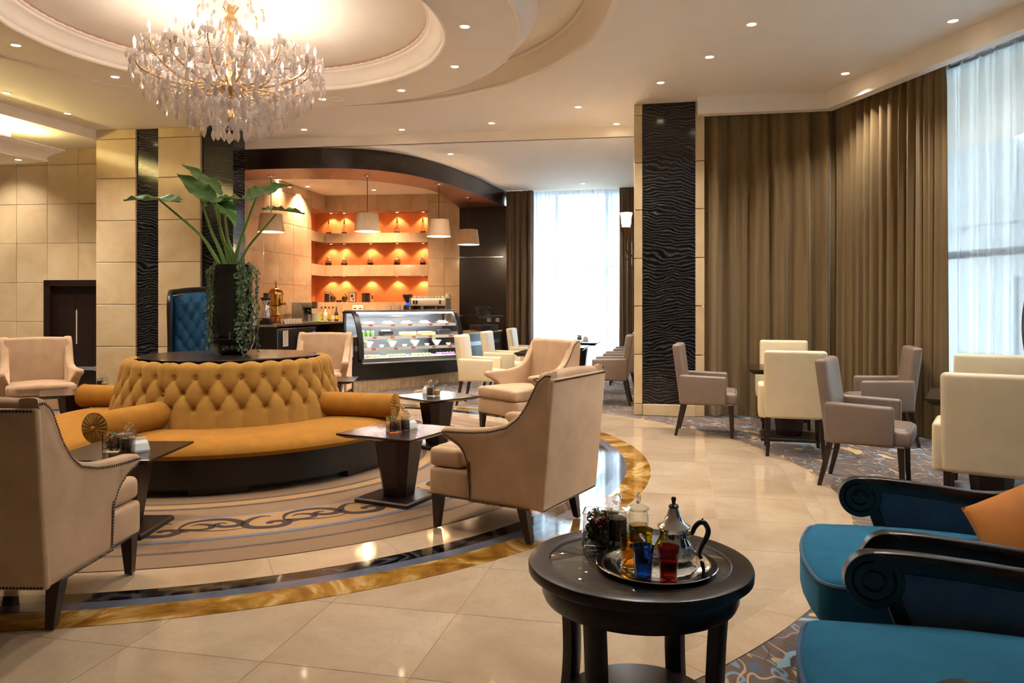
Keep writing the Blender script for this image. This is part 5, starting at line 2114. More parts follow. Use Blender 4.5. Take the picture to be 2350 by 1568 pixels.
gc = setp(glass_cube(), 1371, 1250, ZRT, radians(-12), 'square glass vase of dried potpourri on the round side table')
gj = setp(glass_jar('coffee_beans', .085, 2), 1417, 1243, ZRT, .3, 'lidded glass jar of dark coffee beans on the round side table')
gn = setp(glass_jar('nuts', .06, 3), 1465, 1241, ZRT, 1.1, 'lidded glass jar of brown nuts on the round side table')
nh = setp(napkin_holder(), 1400, 1228, ZRT, radians(-20), 'white napkin holder behind the jars on the round side table')
tray_ = thing('serving_tray', 'round silver tray on the round side table', 'tray', tuple(at(1506, 1300, ZRT)))
MB().lathe([(.001, .003), (.118, .003), (.126, .005), (.133, .010), (.175, .0135), (.181, .014), (.183, .012), (.176, .009), (.130, .0), (.001, .0)], 80).build('plate', 'silver', tray_)
DO = tray_.location + Vector((.005, 0, .0036))
tag(MB().lathe([(.001, .0004), (.112, .0004)], 60, mod=lambda r, z, a: r * (1 + .025 * cos(24 * a) * (r > .05))).build('paper_doily', 'doily_paper', None, DO), 'white lace paper doily on the silver tray', 'doily')
ZTR = ZRT + .0045


def tumbler(mat, px, py, label):
    t = thing('tea_glass', label, 'glass', tuple(at(px, py, ZTR)))
    MB().lathe([(.001, 0), (.023, 0), (.0245, .003), (.0262, .03), (.0268, .034), (.0272, .05), (.030, .078), (.0305, .079), (.0305, .083), (.0315, .096), (.0300, .096), (.0285, .08), (.0255, .05), (.0235, .008), (.001, .006)], 32, mod=lambda r, z, a: r * (1 - .02 * abs(cos(10 * a)) * (.004 < z < .032))).build('tumbler', mat, t)
    return t


tumbler('orange_glass', 1446, 1303, 'amber orange tea glass on the silver tray')
tumbler('yellow_glass', 1475, 1285, 'yellow green tea glass on the silver tray')
tumbler('blue_glass', 1476, 1329, 'cobalt blue tea glass on the silver tray')
tumbler('red_glass', 1534, 1330, 'dark red tea glass on the silver tray')
k = N('silver_chased')
k.col(k.ramp(k.noise(20, 2), [(.3, lin('cfcac0')), (.7, lin('e2dfd8'))]))
k.set(Metallic=1.0, Roughness=.13)
k.bump(k.noise(130, 3, .6, None, 1.5), .55, .004)
tp = thing('teapot', 'silver Moroccan style teapot with black handle on the tray', 'teapot', tuple(at(1546, 1288, ZTR)), radians(-8))
MB().lathe([(.001, .0), (.040, .0), (.048, .003), (.060, .014), (.065, .024), (.062, .038), (.053, .056)], 48).build('body', 'silver_chased', tp)
MB().lathe([(.053, .056), (.045, .072), (.042, .084), (.0425, .096), (.046, .102), (.0505, .1065), (.051, .108)], 48).build('shoulder', 'silver', tp)
lid = MB().lathe([(.051, .108), (.050, .1095), (.043, .1135), (.034, .122), (.027, .132), (.022, .142), (.0185, .152), (.0155, .160), (.0135, .166), (.001, .167)], 48).build('lid', 'silver', tp)
MB().lathe([(.001, .164), (.015, .166), (.0165, .170), (.012, .175), (.001, .177)], 24).build('lid_collar', 'black_plastic', lid)
MB().lathe([(.001, .175), (.005, .177), (.006, .184), (.008, .192), (.006, .198), (.001, .199)], 20).build('finial', 'bronze_dark', lid)
MB().tube(crom([(.044, 0, .086), (.055, 0, .088), (.063, 0, .106), (.078, 0, .122), (.094, 0, .120), (.104, 0, .098), (.098, 0, .075), (.085, 0, .05), (.077, 0, .026), (.083, 0, .012)], 6), [.006 + .0022 * sin(pi * k_ / 54) for k_ in range(55)], 10).tube([(.083, 0, .122), (.088, 0, .136)], [.008, .001], 8).build('handle', 'black_plastic', tp)
MB().tube([(.040, 0, .085), (.052, 0, .087)], .0075, 10).tube(crom([(.060, 0, .030), (.072, 0, .024), (.079, 0, .024)], 4), .006, 8).build('handle_socket', 'silver', tp)
MB().tube(crom([(-.045, -.02, .022), (-.072, -.036, .030), (-.085, -.046, .055), (-.090, -.052, .078), (-.104, -.062, .095)], 6), [.015 - .0092 * min(1, k_ / 18) for k_ in range(25)], 12).build('spout', 'silver', tp)

# ---- condiment sets on the coffee tables
ZCT = .0155 + .4905


def cset(tbl, px, lab):
    for (o, x, y, nm, rz, s) in px:
        c = copy_tree(o)
        setp(c, x, y, ZCT, rz, nm, None, s)


cset(0, [(gc, 904, 992, 'small glass cube of potpourri on the central coffee table', .5, .95), (gj, 930, 988, 'lidded jar of dark beans on the central coffee table', .2, .95),
         (gn, 924, 980, 'lidded jar half hidden behind another on the central coffee table', .8, .95), (nh, 943, 984, 'white napkin holder on the central coffee table', 1.0, .9)], '')
cset(1, [(gj, 987, 909, 'left lidded jar on the coffee table behind the sofa', .2, 1), (gn, 1003, 909, 'right lidded jar on the coffee table behind the sofa', .8, 1), (nh, 979, 903, 'white napkin holder on the coffee table behind the sofa', .3, .9)], '')
cset(2, [(gc, 260, 1036, 'small glass cube of moss on the left coffee table', .1, 1), (gj, 291, 1036, 'lidded jar of dark beans on the left coffee table', .2, 1),
         (gn, 300, 1026, 'lidded jar behind the bean jar on the left coffee table', .8, 1), (nh, 322, 1036, 'white napkin holder on the left coffee table', .9, 1)], '')
cset(3, [(nh, 747, 876, 'white napkin holder on the small table behind the sofa', .9, 1)], '')
cset(4, [(gj, 229, 891, 'left lidded jar behind the sofa roll at left', .2, 1), (gn, 240, 891, 'right lidded jar behind the sofa roll at left', .8, 1)], '')
for (x, y, tb, lab) in ((1287, 797, 1, 'middle far dining table'), (1330, 783, 2, 'farthest dining table')):
    c = copy_tree(gc)
    setp(c, x, y, .7405, .2, 'glass cube of leaves on the %s' % lab)
    c = copy_tree(nh)
    setp(c, x + 14, y, .7405, .2, 'white napkin holder on the %s' % lab)

# ================================================================== BAR
BFp = [(-2.52, 12.17), (-2.2, 12.36), (-1.91, 12.63), (-1.55, 13.05), (-1.236, 13.47), (-.95, 13.87), (-.69, 14.32), (-.42, 15.0), (-.22, 15.7)]
bcv = [p.to_2d() for p in crom([(x, y, 0) for x, y in BFp], 5)]
nb = len(bcv)


def offs(cv, o):
    out = []
    for i, p in enumerate(cv):
        t = (cv[min(i + 1, len(cv) - 1)] - cv[max(i - 1, 0)]).normalized()
        out.append(p + Vector((-t.y, t.x)) * o)
    return out


def strip(i0, i1, o0, o1, z0, z1):
    a, b = offs(bcv, o0)[i0:i1 + 1], offs(bcv, o1)[i0:i1 + 1]
    poly = [tuple(p) for p in a] + [tuple(p) for p in b[::-1]]
    n = len(a)
    m = MB()
    vs = [(p.x, p.y, z0) for p in a] + [(p.x, p.y, z1) for p in a] + [(p.x, p.y, z1) for p in b] + [(p.x, p.y, z0) for p in b]
    fs = []
    for q in range(4):
        for i in range(n - 1):
            fs.append((q * n + i, q * n + i + 1, ((q + 1) % 4) * n + i + 1, ((q + 1) % 4) * n + i))
    fs += [(0, n, 2 * n, 3 * n), (n - 1, 2 * n - 1, 3 * n - 1, 4 * n - 1)]
    return m.add(vs, fs)


bar = thing('bar_counter', 'curved dark timber bar counter on a beige stone plinth', 'bar counter')
strip(0, nb - 1, .05, .55, .0, .19).build('carcass', 'base_wood', bar, smooth=False)
for i in range(0, nb - 1, 1):
    a, b = bcv[i], bcv[i + 1]
    L = (b - a).length
    k2 = max(1, round(L / .12))
    for q in range(k2):
        c = a.lerp(b, (q + .5) / k2)
        t = (b - a).normalized()
        MB().box((0, .035, .094), (L / k2 - .003, .03, .186)).build('plinth_tile', 'plinth_stone', bar, (c.x, c.y, 0), atan2(t.y, t.x), smooth=False)
for i in range(0, nb - 1, 5):
    j = min(i + 5, nb - 1)
    hi = .45 if i < 18 else .855
    strip(i, j, .0, .04, .19, hi).build('front_panel', 'dark_wood', bar, smooth=True, angle=30)
strip(20, nb - 1, .04, .55, .19, .855).build('carcass', 'base_wood', bar, smooth=False)
strip(0, 20, .04, .55, .19, .45).build('carcass', 'base_wood', bar, smooth=False)
strip(18, nb - 1, -.02, .60, .858, .888).build('worktop', 'bar_stone', bar, smooth=False)
strip(21, nb - 2, -.004, .0, .64, .715).build('steel_stripe', 'steel', bar, smooth=True)
# left end pilaster
MB().box((0, .02, .535), (.11, .10, .69)).build('end_post', 'dark_wood_v', bar, (-2.47, 12.24, 0), radians(33), smooth=False)
MB().box((0, .016, .70), (.112, .104, .085)).build('steel_stripe', 'steel', bar, (-2.47, 12.24, 0), radians(33), smooth=False)
MB().rbox((0, 0, .83), (.30, .5, .12), .01, 1).build('end_worktop', 'bar_stone', bar, (-2.66, 12.60, 0), radians(33), smooth=False)

# ---- cake display case
D0, D1 = Vector((-2.395, 12.17)), Vector((-.86, 13.30))
cu_ = (D1 - D0).normalized()
CL = (D1 - D0).length
cs_ = thing('display_case', 'lit curved-glass cake display case on the bar', 'display case', (D0.x, D0.y, 0), atan2(cu_.y, cu_.x))
gp = crom([(0, 0, .53), (0, .012, .70), (0, .05, .90), (0, .12, 1.08), (0, .215, 1.22), (0, .29, 1.275)], 4)
MB().rbox((CL / 2, .02, .462), (CL + .06, .24, .018), .004, 1).build('ledge', 'steel', cs_, smooth=False)
MB().box((CL / 2, .36, .50), (CL - .02, .68, .06)).build('case_base', 'steel', cs_, smooth=False)
MB().box((CL / 2, .36, .532), (CL - .06, .60, .006)).build('case_floor', 'white_china', cs_, smooth=False)
MB().rbox((CL / 2, .46, 1.295), (CL + .02, .42, .035), .008, 2).build('top_panel', 'steel', cs_, smooth=False)
MB().box((CL / 2, .285, 1.27), (CL - .06, .05, .012)).build('led_strip', 'led_strip', cs_, smooth=False)
MB().box((CL / 2, .68, .90), (CL, .02, .76)).build('back_door', 'steel', cs_, smooth=False)
for x0, x1 in ((.02, CL / 2 - .003), (CL / 2 + .003, CL - .02)):
    MB().add([(x, p.y, p.z) for p in gp for x in (x0, x1)], [(2 * i, 2 * i + 1, 2 * i + 3, 2 * i + 2) for i in range(len(gp) - 1)]).build('front_glass', 'case_glass', cs_, angle=60)
for x in (0, CL):
    fr = MB().tube([(x, p.y + .02, p.z) for p in gp] + [(x, .66, 1.275)], 1.0, 8, True, flat=(.018, .045))
    fr.box((x, .665, .89), (.034, .06, .76)).box((x, .34, .52), (.034, .66, .05))
    e = fr.build('end_frame', 'black_plastic', cs_, angle=40)
    MB().add([(x, p.y + .03, p.z) for p in gp] + [(x, .66, 1.27), (x, .66, .53)], [tuple(range(len(gp) + 2))]).build('end_glass', 'case_glass', e, smooth=False)
SHV = [(1.085, .16, .45), (.885, .10, .53), (.705, .05, .58)]
for j, (z, y0, dp) in enumerate(SHV):
    s_ = MB().box((CL / 2, y0 + dp / 2, z - .006), (CL - .08, dp, .010)).build('shelf', 'case_glass', cs_, smooth=False)
    MB().box((CL / 2, y0, z - .022), (CL - .08, .012, .05)).build('price_rail', 'white_china', s_, smooth=False)
    for k_ in range(5):
        MB().box((CL * (.12 + .19 * k_ + .02 * ((j + k_) % 2)), y0 - .008, z - .022), (.07, .003, .028)).build('price_tag', 'price_red', s_, smooth=False)
    MB().box((CL / 2, y0 + .02, z - .016), (CL - .1, .012, .006)).build('shelf_light', 'led_strip', s_, smooth=False)
for k_ in range(3):
    L = bpy.data.lights.new('case_lamp', 'AREA')
    L.shape = 'RECTANGLE'
    L.size, L.size_y, L.energy, L.color = CL / 3, .03, 12, (.85, .93, 1)
    lo_ = link('case_lamp', L, cs_, (CL * (k_ + .5) / 3, .30, 1.262))
    lo_.rotation_euler = (radians(-12), 0, 0)
    L = bpy.data.lights.new('case_lamp', 'AREA')
    L.shape = 'RECTANGLE'
    L.size, L.size_y, L.energy, L.color = CL / 3, .03, 3, (.85, .93, 1)
    lo_ = link('case_lamp', L, cs_, (CL * (k_ + .5) / 3, .14, .675))
    lo_.rotation_euler = (radians(-8), 0, 0)
CM = Matrix.Translation((D0.x, D0.y, 0)) @ Matrix.Rotation(atan2(cu_.y, cu_.x), 4, 'Z')


def in_case(name, label, cat, x, y, z, group=None):
    p = CM @ Vector((x, y, z))
    return thing(name, label, cat, tuple(p), atan2(cu_.y, cu_.x), group)


pm('choc', '2c1a14', .5, var=.3, scale=40)
pm('cream_food', 'e8dfd0', .6, var=.15, scale=50)
pm('berry', 'a02030', .4, var=.3, scale=60)
pm('lettuce', '9ac257', .6, var=.3, scale=40)
pm('tart_yellow', 'd8c040', .5, var=.2, scale=40)
pm('tart_orange', 'e08a24', .5, var=.2, scale=40)
pm('tart_green', '8cc040', .5, var=.2, scale=40)
pm('tart_purple', '6a1f5a', .5, var=.3, scale=40)
pm('sponge', 'c9a06a', .8, var=.2, scale=50)
pm('bread', 'b8763a', .7, var=.25, scale=30)
PLT = MB().lathe([(.001, .004), (.05, .004), (.085, .012), (.09, .014), (.084, .009), (.05, 0), (.001, 0)], 28).mesh('plate', 'white_china')
BWL = MB().lathe([(.001, 0), (.03, 0), (.035, .01), (.06, .05), (.085, .085), (.09, .088), (.082, .085), (.055, .05), (.03, .014), (.001, .012)], 28).mesh('bowl', 'white_china')
RMK = MB().lathe([(.001, 0), (.03, 0), (.045, .035), (.048, .037), (.043, .034), (.028, .006), (.001, .005)], 24).mesh('ramekin', 'white_china')
tops = ['cream pastries with dark berries', 'chocolate drizzled pastries', 'strawberry cream pastries', 'pale meringue pastries', 'green topped cream pastries']
tm = ['choc', 'choc', 'berry', 'cream_food', 'lettuce']
for i in range(5):
    t = in_case('pastry_plate', 'plate of %s on the top shelf of the display case' % tops[i], 'pastry', CL * (.13 + .185 * i), .29, 1.0855)
    link('plate', PLT, t, scale=(1.25, 1.25, 1.2))
    r_ = random.Random(i)
    for q in range(6):
        a = q * 1.05
        cc = (.055 * cos(a), .045 * sin(a), .02)
        MB().ball(cc, .03, 10, 6, (1, .8, .7)).build('pastry', 'cream_food', t)
        MB().ball((cc[0], cc[1], .04), .013, 8, 5, (1, 1, .6)).build('topping', tm[i], t)
for i in range(3):
    t = in_case('dessert_cup', 'pale green dessert cup on the second display shelf', 'dessert', CL * .065 + i * .085, .22, .8855, 'green dessert cups')
    MB().lathe([(.001, 0), (.02, 0), (.034, .07), (.001, .07)], 14).build('cup', 'tart_green', t)
    MB().ball((0, 0, .075), .03, 10, 6, (1, 1, .5)).build('cream_swirl', 'cream_food', t)
t = in_case('chocolate_cake', 'square dark chocolate cake on the second display shelf', 'cake', CL * .29, .25, .8855)
MB().rbox((0, 0, .04), (.20, .16, .075), .008, 2).build('cake_body', 'choc', t)
for q in range(5):
    MB().lathe([(.001, .03), (.012, .015), (.014, 0)], 8, (-.07 + .035 * q, .0, .077)).build('cream_swirl', 'cream_food', t)
t = in_case('cheesecake', 'pale cheesecake with dark berries on the second display shelf', 'cake', CL * .50, .24, .8855)
MB().rbox((0, 0, .014), (.26, .16, .028), .004, 1).build('biscuit_base', 'sponge', t)
MB().rbox((0, 0, .044), (.255, .155, .034), .008, 2).build('filling', 'cream_food', t)
for q in range(7):
    MB().ball((-.1 + .033 * q, .02 * (q % 2), .066), .011, 8, 5).build('berry', 'choc', t)
t = in_case('sponge_cake', 'long golden sponge cake on the second display shelf', 'cake', CL * .69, .24, .8855)
MB().rbox((0, 0, .025), (.28, .16, .05), .012, 2).build('cake_body', 'sponge', t)
MB().rbox((-.02, 0, .055), (.2, .13, .014), .006, 2).build('glaze', 'cream_food', t)
t = in_case('chocolate_log', 'dark chocolate log at the right of the second display shelf', 'cake', CL * .87, .25, .8855)
MB().rbox((0, 0, .045), (.24, .13, .085), .02, 3).build('cake_body', 'choc', t)
MB().rbox((0, 0, .091), (.2, .1, .006), .002, 1).build('glaze', 'choc', t)
pos = ['leftmost', 'second', 'third', 'rightmost']
for i in range(4):
    x = CL * (.11 + .225 * i)
    t = in_case('salad_bowl', '%s white bowl of salad on the third display shelf' % pos[i], 'bowl', x, .20, .7055)
    link('bowl', BWL, t)
    m = MB()
    r_ = random.Random(i + 20)
    for q in range(9):
        a, rr = r_.uniform(0, 6.28), r_.uniform(0, .05)
        m.ball((rr * cos(a), rr * sin(a), .085), .022, 8, 5, (1, 1, .7))
    stuff(m.build('salad', 'cream_food' if i != 3 else 'berry', t))
    for q in range(3):
        MB().grid(lambda u, v, q=q: ((-.06 + .025 * q + (v - .5) * .03 * (1 - u * .6)), .02 + .02 * u, .08 + .075 * u - .02 * (q == 2)), 5, 3).build('lettuce_leaf', 'lettuce', t)
    t = in_case('dip_bowl', '%s small white dip bowl beside the salads in the display case' % pos[i], 'bowl', x + CL * .115, .17, .7055)
    link('ramekin', RMK, t)
    MB().lathe([(.001, .03), (.04, .029)], 16).build('dip', 'cream_food', t)
for j, (mt, nm) in enumerate((('tart_yellow', 'yellow'), ('tart_orange', 'orange'), ('tart_green', 'green'), ('tart_purple', 'purple'))):
    tb_ = in_case('tart_board', 'blue tray under the %s tartlets at the bottom of the display case' % nm, 'tray', CL * (.12 + .25 * j), .20, .5355)
    MB().rbox((0, 0, .006), (.36, .22, .010), .003, 1).build('board', 'alu_grey', tb_)
    for i in range(5):
        for k_ in range(2):
            t = in_case('tartlet', 'small %s tartlet at the bottom of the display case' % nm, 'tartlet', CL * (.12 + .25 * j) - .14 + .07 * i, .13 + .09 * k_, .547, '%s tartlets' % nm)
            MB().lathe([(.001, 0), (.022, 0), (.029, .014), (.001, .016)], 12).build('crust', 'sponge', t)
            MB().ball((0, 0, .016), .026, 10, 6, (1, 1, .75)).build('filling', mt, t)

# ---- steel back counter along the left bar wall
KA = atan2(lu.y, lu.x)
K0 = BL0 + lu * 1.80 + ln * .32
kc = thing('back_counter', 'steel counter with refrigerator doors along the left bar wall', 'counter', (K0.x, K0.y, 0), KA)
# local x runs into the depth, -y faces the bar (right)
KLn = 3.75
MB().box((KLn / 2, .02, 1.035), (KLn, .64, .04)).build('worktop', 'steel', kc, smooth=False)
MB().box((KLn / 2, .28, .52), (KLn, .04, 1.0)).box((KLn / 2, 0, .04), (KLn, .56, .08)).build('carcass', 'black_metal', kc, smooth=False)
for x in (0.01, 1.62, KLn - .01):
    MB().box((x, 0, .54), (.03, .58, .95)).build('carcass_side', 'black_metal', kc, smooth=False)
for x0 in (.03, .83):
    dd = MB().rbox((x0 + .385, -.285, .53), (.76, .03, .90), .006, 1).build('refrigerator_door', 'steel', kc, smooth=False)
    MB().box((x0 + .70, -.31, .55), (.025, .03, .5)).build('handle', 'black_plastic', dd, smooth=False)
MB().box((1.50, -.303, .86), (.09, .006, .06)).build('control_display', 'blue_glow_plastic', kc, smooth=False)
MB().box(((1.64 + KLn) / 2, .0, .70), (KLn - 1.7, .54, .02)).build('open_shelf', 'black_metal', kc, smooth=False)
KM = Matrix.Translation((K0.x, K0.y, 0)) @ Matrix.Rotation(KA, 4, 'Z')


def kx(px, y):
    """distance along the steel counter that lies on the given bearing"""
    x = 0.
    while x < KLn - .1:
        p = KM @ Vector((x, y, 1))
        if 1175 + p.x * F / p.y >= px:
            break
        x += .01
    return x


nt = thing('paper_notice', 'white paper notice taped on the steel refrigerator door', 'notice', tuple(KM @ Vector((kx(655, -.3), -.302, .80))), KA)
MB().box((0, 0, 0), (.20, .002, .28)).build('sheet', 'white_paper', nt, smooth=False)
for q in range(9):
    MB().box((-.005 * (q % 3), -.0015, .11 - .026 * q), (.15 - .02 * (q % 3), .0008, .006)).build('text_line', 'print_grey', nt, smooth=False)


def on_counter(name, label, cat, px, y, z=1.0555, rz=0., group=None):
    x = kx(px, y)
    return thing(name, label, cat, tuple(KM @ Vector((x, y, z))), KA + rz, group)


t = on_counter('coffee_urn', 'tall brass and copper coffee urn with an eagle finial on the steel counter', 'coffee urn', 633, -.02)
MB().lathe([(.001, 0), (.15, 0), (.155, .03), (.13, .05), (.125, .14), (.10, .16), (.10, .17)], 32).build('urn_base', 'copper', t)
MB().lathe([(.10, .17), (.095, .19), (.095, .32), (.12, .335), (.125, .35), (.125, .52), (.13, .525), (.13, .54)], 32).build('urn_body', 'brass', t)
MB().lathe([(.13, .54), (.126, .57), (.11, .61), (.08, .64), (.03, .655), (.001, .657)], 32).build('dome_lid', 'copper', t)
MB().lathe([(.012, .655), (.02, .67), (.01, .69), (.018, .71), (.001, .73)], 12).ball((0, 0, .74), .022, 8, 6, (1, .6, 1)).add([(0, 0, .74), (-.05, 0, .79), (-.02, 0, .73), (0, 0, .74), (.05, 0, .79), (.02, 0, .73)], [(0, 1, 2), (3, 4, 5)]).build('eagle_finial', 'brass', t)
MB().tube([(.0, -.12, .38), (.0, -.17, .38), (.0, -.19, .36)], .014, 8).tube([(.10, -.06, .36), (.16, -.08, .36), (.18, -.085, .34)], .012, 8).build('tap', 'brass', t)
t = on_counter('coffee_grinder', 'black topped chrome coffee grinder beside the brass urn', 'coffee grinder', 607, -.10)
MB().rbox((0, 0, .06), (.18, .2, .12), .02, 2).build('grinder_base', 'black_plastic', t)
MB().lathe([(.001, .12), (.06, .12), (.06, .32), (.05, .34), (.07, .38), (.07, .42)], 24).build('grinder_body', 'chrome', t)
MB().lathe([(.07, .42), (.09, .44), (.09, .47), (.045, .48), (.045, .55), (.001, .55)], 24).build('hopper_lid', 'black_plastic', t)
MB().tube(crom([(.05, -.03, .28), (.10, -.07, .28), (.12, -.09, .24)], 4), .012, 8).build('spout', 'chrome', t)
t = on_counter('filter_coffee_machine', 'grey filter coffee machine with black glass jug on the steel counter', 'coffee machine', 697, .02)
MB().rbox((0, .08, .20), (.30, .22, .40), .015, 2).rbox((0, -.08, .345), (.28, .30, .11), .015, 2).rbox((0, -.04, .012), (.30, .40, .022), .006, 1).build('machine_body', 'grey_plastic', t)
MB().rbox((0, -.21, .34), (.24, .04, .13), .01, 2).build('filter_front', 'black_plastic', t)
MB().lathe([(.001, 0), (.06, 0), (.075, .05), (.06, .11), (.05, .13), (.001, .13)], 24, (0, -.09, .16)).build('jug', 'black_gloss', t)
TUM = MB().lathe([(.001, 0), (.03, 0), (.036, .09), (.033, .09), (.028, .006), (.001, .006)], 14).mesh('tumbler', 'crystal')
for i in range(7):
    for j in range(2):
        o = tag(link('drinking_glass', TUM, None, KM @ Vector((kx(652, -.2) + .095 * i, -.15 - .085 * j, 1.0555))), 'upturned clear drinking glass in the rows beside the brass urn', 'glass', 'drinking glasses on the steel counter')
cupm = MB().lathe([(.001, 0), (.025, 0), (.04, .05), (.037, .05), (.022, .005), (.001, .005)], 14).mesh('cup', 'white_china')
for i in range(4):
    for j in range(2):
        tag(link('paper_cup', MB().lathe([(.001, 0), (.03, 0), (.04, .19), (.001, .19)], 14).mesh('paper_cup', 'white_paper') if i + j == 0 else bpy.data.meshes['paper_cup'], None, KM @ Vector((kx(712, -.1) + .085 * i, -.08 - .085 * j, 1.0555))), 'stack of white paper cups right of the filter coffee machine', 'paper cups', 'stacked paper cups')
BTL = [MB().lathe([(.001, 0), (.04, 0), (.042, .01), (.042, .15), (.03, .19), (.014, .21), (.014, .27), (.001, .27)], 16).mesh('bottle', m_) for m_ in ('pane_glass', 'nuts', 'white_china', 'choc')]
for i in range(5):
    t = on_counter('syrup_bottle', ('first', 'second', 'third', 'fourth', 'fifth')[i] + ' syrup bottle from the left beside the display case', 'bottle', 738 + 8.5 * i, -.10 + .05 * (i % 2))
    link('bottle', (BTL[0], BTL[2], BTL[1], BTL[0], BTL[3])[i] if i else BTL[1], t)
    MB().lathe([(.0425, .04), (.0428, .12)], 16).build('bottle_label', 'cream_food' if i % 2 else 'tart_yellow', t)
    MB().lathe([(.015, .27), (.016, .275), (.016, .31), (.001, .312)], 12).build('cap', 'black_plastic' if i % 2 else 'chrome', t)
tag(MB().rbox((0, 0, .012), (.36, .16, .022), .006, 1).build('serving_mat', 'tart_green', None, KM @ Vector((kx(733, -.2), -.24, 1.056)), KA), 'green cutting mat on the steel counter before the bottles', 'mat')
for i in range(6):
    tag(MB().ball((0, 0, 0), .05, 12, 8, (1.1, 1, .75)).build('bread_roll', 'bread', None, KM @ Vector((kx(722, -.14) + .13 * i, -.14, .795)), KA), 'round brown bread roll in the basket under the steel counter', 'bread roll', 'bread rolls')
tag(MB().lathe([(.001, 0), (.26, 0), (.40, .05), (.39, .052), (.25, .008), (.001, .008)], 28).build('bread_basket', 'white_paper', None, KM @ Vector((kx(722, -.1) + .30, -.10, .7105)), KA), 'shallow white lined basket of rolls under the steel counter', 'basket')
bpy.data.objects['bread_basket'].scale = (1, .5, 1)

# ---- counter along the back wall, espresso machine, grinder
QA = atan2(ku.y, ku.x)
Q0 = BL1 + ku * .75 + kn * .34
qc = thing('rear_counter', 'low stone-topped counter under the lit niches', 'counter', (Q0.x, Q0.y, 0), QA)
MB().box((1.1, 0, 1.035), (2.2, .62, .04)).build('worktop', 'bar_stone', qc, smooth=False)
MB().box((1.1, .02, .5), (2.18, .56, 1.02)).build('cabinet', 'black_metal', qc, smooth=False)
QM = Matrix.Translation((Q0.x, Q0.y, 0)) @ Matrix.Rotation(QA, 4, 'Z')


def on_rear(name, label, cat, px, y=0., z=1.0555):
    # px gives the bearing along the counter
    s = 0.
    for k_ in range(60):
        p = QM @ Vector((s, y, z))
        if 1175 + p.x * F / p.y >= px:
            break
        s += .04
    return thing(name, label, cat, tuple(QM @ Vector((s, y, z))), QA)


t = on_rear('espresso_machine', 'white and steel two-group espresso machine with cups on top', 'espresso machine', 984)
MB().rbox((0, 0, .40), (.78, .46, .16), .04, 4).build('machine_body', 'white_china', t)
MB().rbox((0, .12, .2), (.74, .22, .30), .02, 2).rbox((0, -.02, .03), (.78, .5, .06), .015, 2).build('machine_frame', 'steel', t)
for sx in (-.38, .38):
    MB().rbox((sx, 0, .25), (.035, .48, .48), .015, 2).build('side_cheek', 'grey_plastic', t)
for x in (-.15, .15):
    g_ = MB().lathe([(.001, 0), (.035, 0), (.04, .05), (.04, .09), (.001, .09)], 20, (x, -.12, .24)).build('brew_group', 'chrome', t)
    MB().tube([(x, -.13, .25), (x, -.30, .235)], .014, 8).build('filter_handle', 'black_plastic', g_)
for x in (-.30, -.24, .26):
    MB().rbox((x, -.235, .40), (.035, .02, .08), .006, 1).build('switch', 'black_plastic', t)
for i in range(9):
    for j in range(2):
        tag(link('coffee_cup', cupm, None, Vector(t.location) + Vector((-.32 + .075 * i, -.05 + .1 * j + (-.01 * i), .482))), 'white coffee cup lined up on top of the espresso machine', 'cup', 'cups on the espresso machine')
jug = thing('milk_jug', 'white jug at the right end of the espresso machine top', 'jug', tuple(Vector(t.location) + Vector((.37, -.03, .482))))
MB().lathe([(.001, 0), (.04, 0), (.05, .03), (.04, .08), (.045, .1), (.041, .1), (.036, .08), (.001, .01)], 20).build('jug_body', 'white_china', jug)
MB().tube(crom([(.042, 0, .085), (.075, 0, .075), (.07, 0, .04), (.048, 0, .03)], 4), .006, 8).build('handle', 'white_china', jug)
t = on_rear('bean_grinder', 'black coffee grinder with a blue lit neck left of the espresso machine', 'coffee grinder', 935, -.05)
MB().rbox((0, 0, .17), (.14, .18, .34), .02, 2).build('grinder_body', 'black_plastic', t)
MB().lathe([(.05, .34), (.045, .39)], 20).build('lit_neck', 'blue_glow_plastic', t)
MB().lathe([(.03, .39), (.05, .41), (.10, .52), (.105, .56), (.09, .575), (.001, .58)], 24).build('hopper', 'choc', t)
t = on_rear('glass_rack', 'stack of clear glass mugs left of the coffee grinder', 'glass rack', 905, -.05)
MB().rbox((0, 0, .012), (.34, .3, .02), .006, 1).build('rack_tray', 'chrome', t)
for i in range(3):
    for j in range(3):
        link('tumbler', TUM, t, (-.10 + .1 * i, 0, .024 + .105 * j), scale=(1.2, 1.2, 1.1))
t = on_rear('bowl_stack', 'stack of dark bowls left of the glass mugs', 'bowls', 868, -.05)
for j in range(4):
    link('bowl', MB().lathe([(.001, 0), (.04, 0), (.11, .05), (.105, .052), (.04, .008), (.001, .008)], 24).mesh('dark_bowl', 'choc') if j == 0 else bpy.data.meshes['dark_bowl'], t, (0, 0, .06 * j * .6))
for i, px in enumerate((813, 826)):
    t = on_rear('soap_dispenser', ('left', 'right')[i] + ' white box dispenser with black drop mark behind the display case', 'dispenser', px, -.1)
    MB().rbox((0, 0, .17), (.115, .09, .34), .012, 2).build('box', 'white_china', t)
    MB().lathe([(.001, .06), (.012, .03), (.02, .01), (.012, -.005), (.001, -.01)], 12, (0, -.045, .13)).build('drop_mark', 'black_plastic', t)
    MB().box((0, -.046, .27), (.06, .002, .018)).build('print_mark', 'black_plastic', t, smooth=False)


# ---- things on the niche shelves
def on_niche(px, z, off=.20):
    s = 0.
    while s < 2.4:
        p = BL1 + ku * s - kn * off
        if 1175 + p.x * F / p.y >= px:
            break
        s += .01
    return (p.x, p.y, z + .001)


